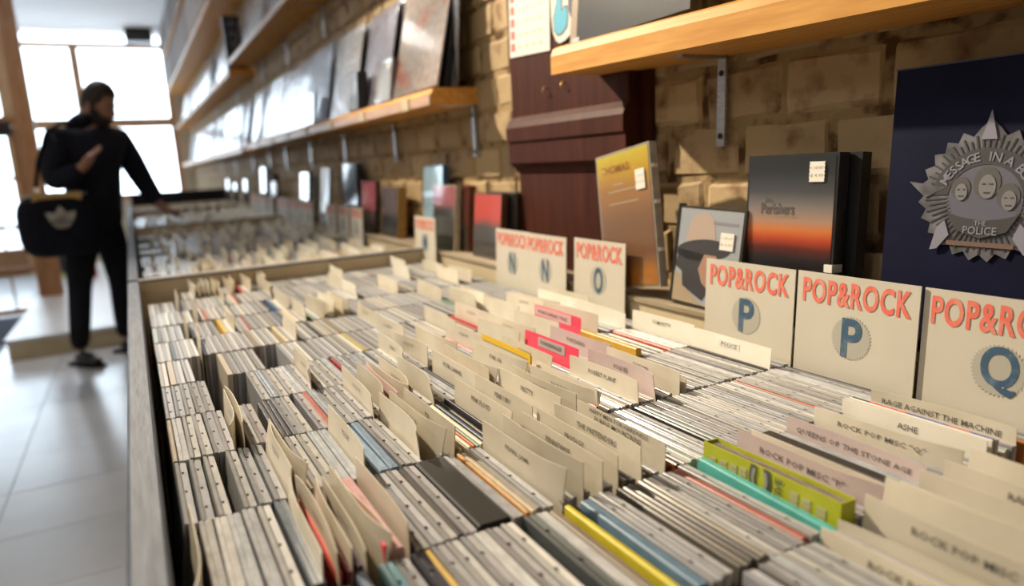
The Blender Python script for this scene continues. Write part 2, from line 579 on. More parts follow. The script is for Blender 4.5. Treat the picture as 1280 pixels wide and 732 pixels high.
tag(link('pavement', MB().box(-30, 30, FRONT + .3, 60, -.2, -.05).mesh('pavement', [noise_mat('pale_paving', (.70, .70, .70), (.78, .78, .78), 2, .8)])), kind='structure')

# display plinth in the window bay
pl = thing('display_plinth', 'low white platform with a beige front step in the window bay', 'platform', (-.48, 5.65, 0))
link('plinth_top', MB().box(-.40, .36, 0, 4.6, .125, .15).mesh('plinth_top', [noise_mat('worn_white_board', (.60, .57, .55), (.68, .66, .65), 4, .3)]), pl)
link('plinth_front', MB().box(-.39, .35, .02, .05, 0, .125).mesh('plinth_front', [M['bin_cream']]), pl)
link('plinth_side', MB().box(-.39, -.36, .05, 4.6, 0, .125).mesh('plinth_side', [M['bin_cream']]), pl)
bx = thing('waste_bin', 'dark open bin standing on the white window platform', 'bin', (-.80, 9.3, .15))
link('bin_body', MB().prism(ellipse(0, 0, .16, .14, 18), 0, .30, 'z').mesh('bin_body', [mat('dark_blue_plastic', (.02, .022, .035), .4)]), bx)
link('liner', MB().prism(ellipse(0, 0, .17, .15, 18), .27, .31, 'z').mesh('liner', [M['paper']]), bx)
link('base_band', MB().prism(ellipse(0, 0, .165, .145, 18), .0, .04, 'z').mesh('base_band', [mat('lime_band', (.45, .6, .12), .4)]), bx)
rb = thing('red_bottle', 'small red bottle with a pale cap on the window platform', 'bottle', (-.47, 8.8, .15))
link('bottle_body', MB().tube([(0, 0, 0), (0, 0, .02), (0, 0, .13), (0, 0, .17)], [.035, .04, .04, .02], 12).mesh('bottle_body', [mat('red_plastic', (.30, .02, .015), .3)], True), rb)
link('cap', MB().tube([(0, 0, .17), (0, 0, .21)], .022, 12).mesh('cap', [M['paper']], True), rb)
mt = thing('door_mat', 'dark blue mat lying inside the glazed door', 'mat', (-1.35, 6.75, 0))
link('mat_pile', MB().box(-.42, .36, -.7, .8, .001, .014).mesh('mat_pile', [noise_mat('dark_blue_pile', (.035, .045, .075), (.06, .075, .11), 90, .9, .4)]), mt)
link('mat_edge', MB().box(-.44, .38, -.72, .82, .0005, .006).mesh('mat_edge', [M['black']]), mt)
trl = mat('translucent_sticker', (.8, .74, .5), .6)
trl.node_tree.nodes['Principled BSDF'].inputs['Transmission Weight'].default_value = .9
sk = thing('window_sticker', 'round pale yellow sticker on the upper right window pane', 'sticker', (.07, FRONT - .008, EYE + 1.54), (0, 0, 0))
link('sticker_face', MB().prism(ellipse(0, 0, .07, .07, 20), 0, .002, 'y').mesh('sticker_face', [trl]), sk)
link('sticker_ring', MB().prism(ellipse(0, 0, .03, .03, 20), -.001, 0, 'y').mesh('sticker_ring', [trl]), sk)
# loudspeaker by the ceiling and the ceiling spot
sp = thing('loudspeaker', 'black loudspeaker hung below the ceiling above the shop window', 'speaker', (.38, 10.9, EYE + 1.78))
link('speaker_cabinet', MB().box(-.16, .16, -.09, .12, 0, .165).mesh('speaker_cabinet', [M['black']]), sp)
link('grille', MB().box(-.15, .15, -.10, -.09, .01, .155).mesh('grille', [mat('speaker_cloth', (.03, .028, .028), .9)]), sp)
link('bracket', MB().box(-.02, .02, 0, .03, .165, .175).mesh('bracket', [M['steel']]), sp)
ct = thing('ceiling_spot', 'short grey ceiling spotlight near the top left corner', 'lamp', (-.73, 8.7, CEIL - .10))
link('lamp_can', MB().tube([(0, 0, 0), (0, 0, .10)], .07, 16).mesh('lamp_can', [mat('grey_metal', (.33, .34, .36), .35, .7)], True), ct)
link('lamp_lens', MB().tube([(0, 0, -.004), (0, 0, .0)], .05, 16).mesh('lamp_lens', [mat('lamp_glass', (1, .93, .8), .3, emit=3)]), ct)
cp = thing('ceiling_panel_light', 'long bright light panel on the ceiling by the entrance', 'lamp', (-1.25, 8.55, CEIL))
link('panel_frame', MB().box(-.62, .62, -.17, .17, -.02, 0).mesh('panel_frame', [M['paper']]), cp)
link('diffuser', MB().box(-.60, .60, -.15, .15, -.024, -.02).mesh('diffuser', [mat('glowing_diffuser', (.9, .95, 1), .5, emit=5)]), cp)

# ================================================================= RECORD BINS
RIM = EYE - .25          # rim of the bins
TOP = EYE - .285         # tops of the filed cases
BED = TOP - .125         # the board they stand on
PITCH = .148


def row_y(r):
    return .018 + PITCH * (r + .5)


UNITS = [(-.30, 1.955), (1.99, 4.12), (4.155, 6.10), (6.135, 7.52)]
for n, (y0, y1) in enumerate(UNITS):
    u = thing('record_bin', ('waist-high compact disc bin nearest the camera with grey front rail', 'second compact disc bin along the brick wall, behind the first cross board',
                             'third compact disc bin along the wall, beside the man', 'last compact disc bin along the wall, ending at a black board')[n], 'display bin', (0, y0, 0), group='compact disc bins along the brick wall')
    L_ = y1 - y0
    link('front_rail', MB().prism([(-.036, .80), (-.011, .80), (-.011, RIM - .002), (-.013, RIM), (-.033, RIM), (-.036, RIM - .003)], 0, L_, 'y').mesh('front_rail', [M['rail']]), u)
    link('front_panel', MB().box(-.028, -.014, 0, L_, .08, .80).mesh('front_panel', [M['bin_cream']]), u)
    link('bed_board', MB().box(-.011, .75, .0, L_, BED - .02, BED - .0005).mesh('bed_board', [M['bin_inside']]), u)
    link('back_panel', MB().box(.7495, .762, 0, L_, .08, RIM - .004).mesh('back_panel', [M['bin_cream']]), u)
    link('back_ledge', MB().box(.745, WALL - .004, 0, L_, RIM - .005, RIM + .002).mesh('back_ledge', [noise_mat('worn_ledge', (.30, .24, .16), (.40, .33, .23), 9, .5)]), u)
    link('cross_board', MB().box(-.011, .7495, L_ - .02, L_, .60, RIM - .001).mesh('cross_board', [M['bin_cream']]), u)
    link('board_cap', MB().box(-.011, .7495, L_ - .022, L_ + .002, RIM - .001, RIM + .003).mesh('board_cap', [M['rail']]), u)
    if n:
        link('cross_board', MB().box(-.011, .7495, 0, .012, .60, RIM - .001).mesh('cross_board', [M['bin_cream']]), u)
    link('toe_kick', MB().box(.03, .05, 0, L_, 0, .08).mesh('toe_kick', [M['black_matt']]), u)
eb = thing('end_board', 'black board standing across the far end of the bins', 'board', (.36, 7.56, RIM))
link('board_face', MB().box(-.36, .48, -.03, .03, 0, .11).mesh('board_face', [M['black_matt']]), eb)
link('board_post', MB().box(-.33, -.28, -.02, .02, -RIM, 0).mesh('board_post', [M['black_matt']]), eb)
link('board_post', MB().box(.28, .33, -.02, .02, -RIM, 0).mesh('board_post', [M['black_matt']]), eb)

# ---- templates for the stock
W_CD, H_CD, T_CD = .142, .125, .0104


def strip(x0, x1, t0, t1, h0, h1, c=.0006):
    return MB().prism([(t0, h0), (t1, h0), (t1, h1 - c), (t1 - c, h1), (t0 + c, h1), (t0, h1 - c)], x0, x1, 'x')


def lid_mb():
    b = strip(-.0725, .0725, 0, .0040, 0, H_CD)
    return b


def tray_mb():
    y0, y1, d, wd = .0050, T_CD, .0022, .0028
    out = [(-.072, y0)]
    for cx in (-.044, .003, .046):
        out += [(cx - wd, y0), (cx - wd, y0 + d), (cx + wd, y0 + d), (cx + wd, y0)]
    out += [(.072, y0), (.072, y1 - .001), (.071, y1), (-.071, y1), (-.072, y1 - .001)]
    return MB().prism(out, 0.0, H_CD - .0004, 'z')


def inlay_mb():
    return MB().box(-.069, .069, .0038, .0062, .002, H_CD - .0022)


LID = lid_mb().mesh('case_lid', [M['tray']])
LID_S = lid_mb().mesh('case_lid_wrapped', [M['shrink']])
TRAY = tray_mb().mesh('case_tray', [M['tray']])
TRAY_S = strip(-.0725, .0725, .0044, T_CD, 0, H_CD, .001).mesh('case_tray_wrapped', [M['shrink']])
INLAY = inlay_mb().mesh('inlay', [M['inlay']])


def bend(x, z, v):
    """how far a divider card bows out of its plane (variant v)"""
    u, t = x / .0725, max(0.0, z / .153)
    k = t ** 3
    return [0.0, -.005 * k * max(0, u - .2) ** 2, .006 * k * max(0, -u) ** 2, -.010 * k * max(0, u) ** 3, .004 * k * math.sin(u * 2.4), -.008 * k * max(0, -u - .3) ** 2 - .004 * k * max(0, u) ** 2,
            .009 * k * max(0, u) ** 3, -.004 * k * (1 - u * u)][v]


def card_mb(v, h=.153, nx=12, nz=3):
    zs_ = [0, h * .72, h * .88, h]
    vv, ff = [], []
    for side in (0, .0009):
        for zz in zs_:
            for i in range(nx + 1):
                x = -.0725 + .145 * i / nx
                z = zz
                if zz == h and i in (0, nx):
                    z -= .0006
                vv.append((x, bend(x, z, v) + side, z))
    n = (nx + 1) * len(zs_)
    for k in range(len(zs_) - 1):
        for i in range(nx):
            a = k * (nx + 1) + i
            ff.append((a, a + 1, a + nx + 2, a + nx + 1))
            ff.append((a + n + nx + 1, a + n + nx + 2, a + n + 1, a + n))
    top = (len(zs_) - 1) * (nx + 1)
    for i in range(nx):
        ff.append((top + i, top + i + 1, top + i + 1 + n, top + i + n))
        ff.append((i + n, i + 1 + n, i + 1, i))
    for k in range(len(zs_) - 1):
        a, b = k * (nx + 1), (k + 1) * (nx + 1)
        ff.append((a, b, b + n, a + n))
        a, b = a + nx, b + nx
        ff.append((a + n, b + n, b, a))
    return MB().add(vv, ff)


CARD_MB = [card_mb(v) for v in range(8)]
def smooth_card(me):
    me.polygons.foreach_set('use_smooth', [True] * len(me.polygons))
    me.set_sharp_from_angle(angle=R(40))
    return me


CARDS = {c: [smooth_card(CARD_MB[v].mesh('divider_card', [M[c]])) for v in range(8)] for c in ('card', 'card_white', 'card_pink', 'card_mauve')}


def bent_text(body, v, w, h, z, material=None):
    src = text_mesh(body, w, h, 0.004, material or M['ink'], 1)
    me = src.copy()
    for p in me.vertices:
        zz = p.co.z + z
        p.co = (p.co.x, bend(p.co.x, zz, v) - .0006, zz)
    return me


# ---- what stands in each row: (x of the top, kind, options); the rest is filled with jewel cases
C = 'card'
SPEC = {
    0: [(.40, C, {}), (.50, C, {}), (.62, C, {}), (.70, C, {})],
    1: [(.392, C, dict(t='ROCK POP MISC', v=0, z=-.006)), (.408, C, dict(t='', v=5, z=-.004)), (.430, C, dict(t='ROCK POP MISC', v=7)), (.452, C, dict(t='', v=2, z=.008)), (.476, C, dict(t="ROCK N' ROLL", v=7)),
        (.500, C, dict(t='', v=1)), (.527, C, dict(t='RADIOHEAD', v=0)), (.560, C, dict(v=2)), (.59, C, dict(t='ROCK POP MISC', v=0)), (.62, C, dict(v=0)), (.65, C, dict(v=7)), (.69, C, dict(v=0))],
    2: [(.070, 'block', dict(w=.034, col=(.012, .011, .011), z=-.006)), (.122, 'jewel', dict(col=(.16, .30, .34), inl=(.10, .22, .26), frame=1)), (.146, 'jewel', dict(col=(.05, .055, .075))), (.157, 'digi', dict(col=(.62, .42, .12), w=.005)),
        (.243, 'jewel', dict(col=(.14, .16, .16), inl=(.32, .10, .06))), (.281, 'digi', dict(col=(.62, .52, .03), w=.006)), (.296, 'digi', dict(col=(.14, .23, .32), w=.010)),
        (.335, 'slim', dict(col=(.12, .11, .09))), (.341, 'slim', dict(col=(.16, .14, .11))), (.347, 'slim', dict(col=(.09, .08, .07))), (.353, 'slim', dict(col=(.12, .11, .10))), (.359, 'slim', dict(col=(.30, .26, .20))),
        (.424, 'digi', dict(col=(.10, .42, .37), w=.008, z=.004, tilt=.045)), (.438, 'lime', dict()), (.483, C, dict(t='ROCK POP MISC "P"', v=6, c='card_mauve', z=.002)), (.499, C, dict(t='QUEEN', v=0, z=.002)),
        (.505, 'digi', dict(col=(.70, .05, .03), w=.004, z=.007)), (.510, 'block', dict(w=.016, col=(.030, .026, .024), z=.008)), (.552, C, dict(t='QUEENS OF THE STONE AGE', v=1, c='card_mauve', z=.004)),
        (.594, C, dict(t='ROCK POP MISC "Q"', v=6, z=.004)), (.638, C, dict(t='ASHE', v=0, c='card_white', z=.004)), (.643, 'redblue', dict()), (.690, C, dict(t='RAGE AGAINST THE MACHINE', v=5, c='card', z=.003)), (.700, 'digi', dict(col=(.5, .18, .05), w=.005))],
    3: [(.008, C, dict(v=3, z=-.006)), (.013, 'shrink', {}), (.0245, 'shrink', {}), (.0475, 'shrink', {}), (.0595, 'jewel', {}), (.071, C, dict(v=2, z=-.01)), (.074, 'shrink', dict(col=(.22, .25, .28))), (.090, C, dict(v=5, z=-.008)),
        (.093, 'digi', dict(col=(.72, .12, .10), w=.004)), (.0985, C, dict(v=2, z=-.008)), (.100, 'slim', dict(col=(.35, .08, .12))), (.106, 'slim', dict(col=(.16, .10, .20))), (.1125, C, dict(v=1, z=-.012)), (.120, C, dict(v=6, z=-.006)), (.127, C, dict(v=4, z=-.012)),
        (.129, 'digi', dict(col=(.86, .07, .10), w=.003, z=.01)), (.134, 'digi', dict(col=(.60, .36, .36), w=.009, z=.006)), (.1445, C, dict(v=1, z=-.004)),
        (.205, 'block', dict(w=.030, col=(.010, .009, .008), z=.002)), (.236, 'shrink', dict(col=(.34, .34, .35))), (.249, 'digi', dict(col=(.60, .30, .08), w=.004, edge=1)), (.254, 'digi', dict(col=(.60, .50, .34), w=.005)), (.268, C, dict(t='PEARL JAM', v=6)),
        (.292, C, dict(t='', v=7)), (.309, C, dict(t='PENNYWISE', v=0)), (.330, C, dict(t='PRODIGY', v=1)), (.352, C, dict(t='THE PRETENDERS', v=5)), (.377, C, dict(t='PURPLE MOUNTAINS', t2='HAPPY MEN FOR HARDNESS', v=0)),
        (.397, 'digi', dict(col=(.16, .035, .02), w=.006)), (.4035, 'digi', dict(col=(.62, .22, .03), w=.004)), (.409, 'slim', dict(col=(.06, .05, .04))), (.472, 'slim', dict(col=(.05, .05, .06)))],
    4: [(.002, 'jewel', dict(dark=1)), (.0155, 'jewel', {}), (.029, 'jewel', {}), (.040, 'gap', dict(w=.009)), (.0505, 'jewel', {}), (.0630, 'jewel', {}), (.0760, 'jewel', {}), (.0885, C, dict(v=2)), (.0930, C, dict(v=6, t='PHISH')), (.098, 'gap', dict(w=.006)),
        (.153, C, dict(t='PLUSH', v=1)), (.172, 'digi', dict(col=(.30, .42, .55), w=.010)), (.1835, 'digi', dict(col=(.20, .28, .38), w=.009)), (.212, C, dict(v=3)), (.223, C, dict(v=6)), (.240, C, dict(t='PJ', v=0)),
        (.256, 'digi', dict(col=(.72, .66, .52), w=.004)), (.261, 'digi', dict(col=(.74, .69, .56), w=.004)), (.266, 'digi', dict(col=(.72, .66, .52), w=.004)), (.271, 'digi', dict(col=(.62, .16, .03), w=.003)), (.2755, 'digi', dict(col=(.25, .36, .33), w=.003)),
        (.280, 'digi', dict(col=(.72, .62, .45), w=.005)), (.287, 'digi', dict(col=(.055, .085, .13), w=.005)), (.2935, 'digi', dict(col=(.10, .075, .04), w=.004)), (.299, 'digi', dict(col=(.02, .02, .03), w=.003, z=.006)), (.3035, C, dict(t='PINK FLOYD', v=0)), (.330, C, dict(t='PERE UBU', v=1)),
        (.361, C, dict(t='PRETTY', v=0)), (.381, C, dict(t='PIXIES', v=7)), (.398, C, dict(v=6)), (.409, C, dict(v=2)), (.414, 'digi', dict(col=(.07, .06, .05), w=.006)), (.422, 'digi', dict(col=(.45, .05, .03), w=.004, z=.008)),
        (.462, C, dict(t='ROBERT PLANT', v=1)), (.492, C, dict(t='POGUES', v=3, c='card_mauve')), (.520, C, dict(t='POISON', v=0)), (.530, C, dict(v=0, z=-.012)), (.668, C, dict(t='POLICE', v=0, c='card_white', lab=1)), (.690, 'slim', dict(col=(.03, .03, .03))), (.700, 'digi', dict(col=(.38, .32, .40), w=.01))],
    5: [(.065, C, dict(v=3)), (.0705, C, dict(v=5)), (.105, 'slim', dict(col=(.10, .09, .08))), (.109, 'slim', dict(col=(.13, .10, .07))), (.113, 'slim', dict(col=(.08, .07, .07))), (.150, 'jewel', dict(inl=(.25, .08, .10))), (.205, C, dict(v=1)), (.225, C, dict(v=3)), (.232, C, dict(v=2, c='card_pink')), (.243, C, dict(v=6)), (.256, C, dict(v=3)), (.280, C, dict(v=3)),
        (.330, C, dict(t='PETER GABRIEL', v=0)), (.345, C, dict(v=6)), (.352, C, dict(v=1)), (.357, 'digi', dict(col=(.35, .22, .10), w=.008, z=.01)), (.372, 'digi', dict(col=(.62, .50, .36), w=.007, z=.008)), (.392, C, dict(t='PUNK ON', v=6)), (.408, 'yellowband', {}),
        (.422, C, dict(t='PAVEMENT', v=0)), (.440, 'digi', dict(col=(.66, .48, .36), w=.016, z=.006)), (.478, 'pinkcard', {}), (.500, 'digi', dict(col=(.5, .42, .34), w=.006)), (.520, C, dict(t='PORTISHEAD', v=6, c='card_mauve')), (.598, 'digi', dict(col=(.62, .34, .03), w=.010, z=.012)), (.645, 'digi', dict(col=(.70, .62, .46), w=.004)), (.660, 'digi', dict(col=(.42, .10, .08), w=.006)), (.676, C, dict(t='TOM PETTY', v=0, c='card_white')), (.705, C, dict(v=0))],
    6: [(.062, 'gap', dict(w=.05)), (.175, C, dict(v=3)), (.235, 'digi', dict(col=(.40, .05, .06), w=.004)), (.300, C, dict(t='PAPAS', v=3)), (.325, C, dict(v=4)), (.36, C, dict(v=6)), (.41, C, dict(v=1)), (.425, 'slim', dict(col=(.45, .08, .08))), (.47, C, dict(v=0)), (.487, C, dict(v=6)), (.505, 'digi', dict(col=(.6, .38, .1), w=.005)),
        (.54, C, dict(v=0)), (.577, 'pinkcard', dict(big=1)), (.610, C, dict(v=0)), (.655, C, dict(v=0, c='card_white')), (.70, C, dict(v=0))],
    7: [(.055, 'gap', dict(w=.03)), (.150, 'gap', dict(w=.03)), (.29, 'digi', dict(col=(.6, .5, .12), w=.004)), (.34, C, dict(v=4)), (.43, C, dict(v=1)), (.49, C, dict(v=0)), (.50, 'digi', dict(col=(.5, .1, .1), w=.005)), (.55, C, dict(v=1)), (.60, C, dict(v=0)), (.62, C, dict(v=6)), (.665, C, dict(v=0, c='card_white')), (.69, C, dict(v=0))],
}
frnd = random.Random(11)


def auto_spec(r, dense=False):
    out, x = [], frnd.uniform(.03, .1)
    if r == 12:
        x = .10
        out.append((.005, 'gap', dict(w=.07)))
    while x < .70:
        out.append((x, C, dict(v=frnd.randrange(8), c=frnd.choice(('card', 'card', 'card', 'card_white')))))
        if (r == 12 and x < .26) or (r == 9 and .24 < x < .34) or frnd.random() < (.4 if dense else .22):
            x += frnd.uniform(.006, .014)
        else:
            x += frnd.uniform(.03, .10) if dense else frnd.uniform(.05, .20)
        if frnd.random() < .25 and x < .68:
            out.append((x, 'digi', dict(col=frnd.choice(((.5, .08, .07), (.7, .60, .42), (.10, .16, .28), (.6, .4, .1), (.72, .2, .25), (.1, .1, .1), (.15, .3, .2))), w=.006)))
            x += .02
    return out


PLASTIC = [(.51, .51, .50), (.58, .57, .56), (.45, .45, .46), (.62, .61, .58), (.41, .40, .41), (.50, .51, .54), (.36, .36, .37)]
INK = [(.20, .18, .16), (.42, .40, .36), (.12, .12, .12), (.55, .52, .46), (.34, .15, .12), (.18, .22, .30), (.66, .62, .55), (.30, .30, .27), (.45, .35, .22), (.60, .57, .52)]
DIGI = [(.58, .52, .42), (.30, .29, .27), (.10, .10, .11), (.45, .38, .30), (.16, .20, .26), (.40, .13, .09), (.62, .55, .40), (.25, .20, .14), (.34, .38, .36)]

far_case = MB()
far_case_tint = []
far_card = MB()
far_card_tint = []
n_case = n_card = 0
LIMIT = 298
BOX_LID = MB().box(-.071, .071, 0, .0040, .02, H_CD)
BOX_TRAY = MB().box(-.0705, .0705, .0056, T_CD, .02, H_CD - .0004)
BOX_MID = MB().box(-.069, .069, .0038, .0058, .02, H_CD - .002)
case_id = 0


def row_words(r, u):
    return ('%s CD row from camera' % ordinal(r)) if u == 0 else ('%s CD row of %s bin' % (ordinal(r), ORD[u + 1]))


def between(k, total):
    if k == 0:
        return 'before the first divider card'
    if k >= total:
        return 'behind the last divider card'
    return 'behind the %s divider card' % ordinal(k)


def put_case(r, u, xt, yc, z, lean, kind, opt, sec, total, t):
    """one compact disc: separate object with lid, inlay and tray, or joined into the far stock"""
    global n_case, case_id
    case_id += 1
    q = random.Random(case_id * 31 + 5)
    col = opt.get('col') or q.choice(PLASTIC)
    k = q.uniform(.85, 1.15)
    col = tuple(min(.9, c * k) for c in col)
    inl = opt.get('inl') or q.choice(INK)
    hh = H_CD + z
    xb = xt - H_CD * math.sin(lean)
    loc = (xb, yc + q.uniform(-.0012, .0012), BED + max(0, z))
    rot = facing(lean, q.uniform(-.004, .004) + opt.get('tilt', 0), q.uniform(-.006, .006))
    if z < 0:
        loc = (xb, loc[1], BED)
    if not in_view(xt, yc, TOP, 60):
        return
    if n_case < LIMIT and u == 0:
        n_case += 1
        where = between(sec, total)
        NTH[(r, sec)] = NTH.get((r, sec), 0) + 1
        nth = ordinal(NTH[(r, sec)])
        spot = ('%s from the left end of the %s' % (nth, row_words(r, u))) if sec == 0 else ('%s one %s, %s' % (nth, where, row_words(r, u).replace(' CD', '')))
        grp = 'cases %s in the %s' % (where, row_words(r, u))
        if kind == 'jewel':
            o = thing('compact_disc', 'clear CD case, %s' % spot, 'compact disc', loc, rot, grp)
            if opt.get('special') or opt.get('frame'):
                tag(o, opt.get('label') or 'blue-green edged CD case in the %s, nearest its left end' % row_words(r, u))
            a = link('case_lid', LID, o)
            b = link('case_tray', TRAY, o)
            c = link('inlay', INLAY, o)
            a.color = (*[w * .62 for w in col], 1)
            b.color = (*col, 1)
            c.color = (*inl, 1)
        elif kind == 'shrink':
            o = thing('compact_disc', 'shiny CD case, %s' % spot, 'compact disc', loc, rot, grp)
            a = link('case_lid', LID_S, o)
            b = link('case_tray', TRAY_S, o)
            c = link('inlay', INLAY, o)
            a.color = b.color = (*col, 1)
            c.color = (*inl, 1)
        else:
            nm = {'digi': 'card_sleeve', 'slim': 'slim_case'}[kind]
            tone = tone_word(col)
            o = thing('compact_disc', '%s %s, %s' % (tone, 'CD sleeve' if kind == 'digi' else 'thin case', spot), 'compact disc', loc, rot, grp + ', ' + tone)
            key = (kind, round(t, 4))
            if key not in SLEEVE:
                SLEEVE[key] = (strip(-.070, .070, 0, t * .96, 0, H_CD, min(.0012, t * .25)).mesh(nm, [M['cardboard'] if kind == 'digi' else M['tray']]),
                               MB().box(-.066, .066, t * .30, t * .62, H_CD - .004, H_CD + .0003).mesh('disc_tray', [M['inlay']]))
            a = link(nm, SLEEVE[key][0], o)
            a.color = (*col, 1)
            b = link('disc_tray', SLEEVE[key][1], o)
            b.color = (*(col if not opt.get('edge') else (.65, .55, .40)), 1)
    else:
        M4 = Matrix.Translation(loc) @ Euler(rot).to_matrix().to_4x4()
        if kind in ('jewel', 'shrink'):
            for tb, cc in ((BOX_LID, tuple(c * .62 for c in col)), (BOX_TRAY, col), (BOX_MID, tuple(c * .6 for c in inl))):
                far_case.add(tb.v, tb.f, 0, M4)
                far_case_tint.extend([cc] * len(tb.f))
        else:
            tb = MB().box(-.070, .070, 0, t, .02, H_CD)
            far_case.add(tb.v, tb.f, 0, M4)
            far_case_tint.extend([col] * len(tb.f))


SLEEVE = {}
NTH = {}


def tone_word(c):
    r_, g_, b_ = c
    if max(c) < .14:
        return 'dark'
    if max(c) - min(c) < .10 * max(c) + .03:
        return 'grey' if max(c) < .5 else 'off-white'
    if r_ >= g_ >= b_:
        return ('red' if g_ < .35 * r_ else 'orange' if g_ < .62 * r_ and b_ < .4 * r_ else 'yellow' if b_ < .4 * r_ else 'beige' if r_ > .4 else 'brown')
    if b_ >= r_ and b_ >= g_:
        return 'blue'
    return 'green' if b_ < g_ * .8 else 'teal'


def put_card(r, u, xt, yc, lean, opt, k, total):
    global n_card
    v = opt.get('v', 0)
    c = opt.get('c', 'card')
    z = opt.get('z', 0) + frnd.uniform(-.004, .001) - (.014 if u == 0 and r == 2 else (.006 if xt > .45 else .014) if u == 0 and r == 1 else 0)
    if not in_view(xt, yc, TOP + .03, 60):
        return
    lean += frnd.uniform(-.01, .03)
    xb = xt - .15 * math.sin(lean)
    loc = (xb, yc + frnd.uniform(-.003, .003), BED + z if z > 0 else BED + .001)
    rot = facing(lean, frnd.uniform(-.03, .03) if u or r > 5 else frnd.uniform(-.012, .012), frnd.uniform(-.01, .01))
    if n_card < LIMIT:
        n_card += 1
        col = {'card': 'cream', 'card_white': 'white', 'card_pink': 'pink', 'card_mauve': 'mauve'}[c]
        o = link('divider_card', CARDS[c][v], None, loc, rot)
        if z < -.001:
            o.scale = (1, 1, 1 + z / .153)
        tag(o, '%s divider card, %s from front rail, %s' % (col, ordinal(k), row_words(r, u)), 'divider card', 'divider cards in the %s' % row_words(r, u))
        if opt.get('t'):
            body = opt['t']
            h = .0060
            w = min(.118, .0048 * len(body))
            if u == 0 and r <= 2:
                h, w = .0068, min(.120, .0052 * len(body))
            if opt.get('lab'):
                link('paper_tag', MB().box(-.019, .019, -.0004, 0, .1365, .1465).mesh('paper_tag', [M['paper']]), o)
            link('lettering', bent_text(body, v, w, h, .1415), o)
            if opt.get('t2'):
                body = opt['t2']
                link('lettering', bent_text(body, v, min(.118, .0044 * len(body)), .0046, .1490), o)
        elif u == 0 and r <= 8 and c == 'card':
            o2 = link('lettering', bent_text('ROCK POP', v, .034, .0055, .1415, M['ink_soft']), o) if (k % 2 and r > 2) else None
    else:
        M4 = Matrix.Translation(loc) @ Euler(rot).to_matrix().to_4x4()
        tb = CARD_MB[v]
        far_card.add(tb.v, tb.f, 0, M4)
        kk = frnd.uniform(.88, 1.08)
        far_card_tint.extend([(.70 * kk, .62 * kk, .46 * kk)] * len(tb.f))


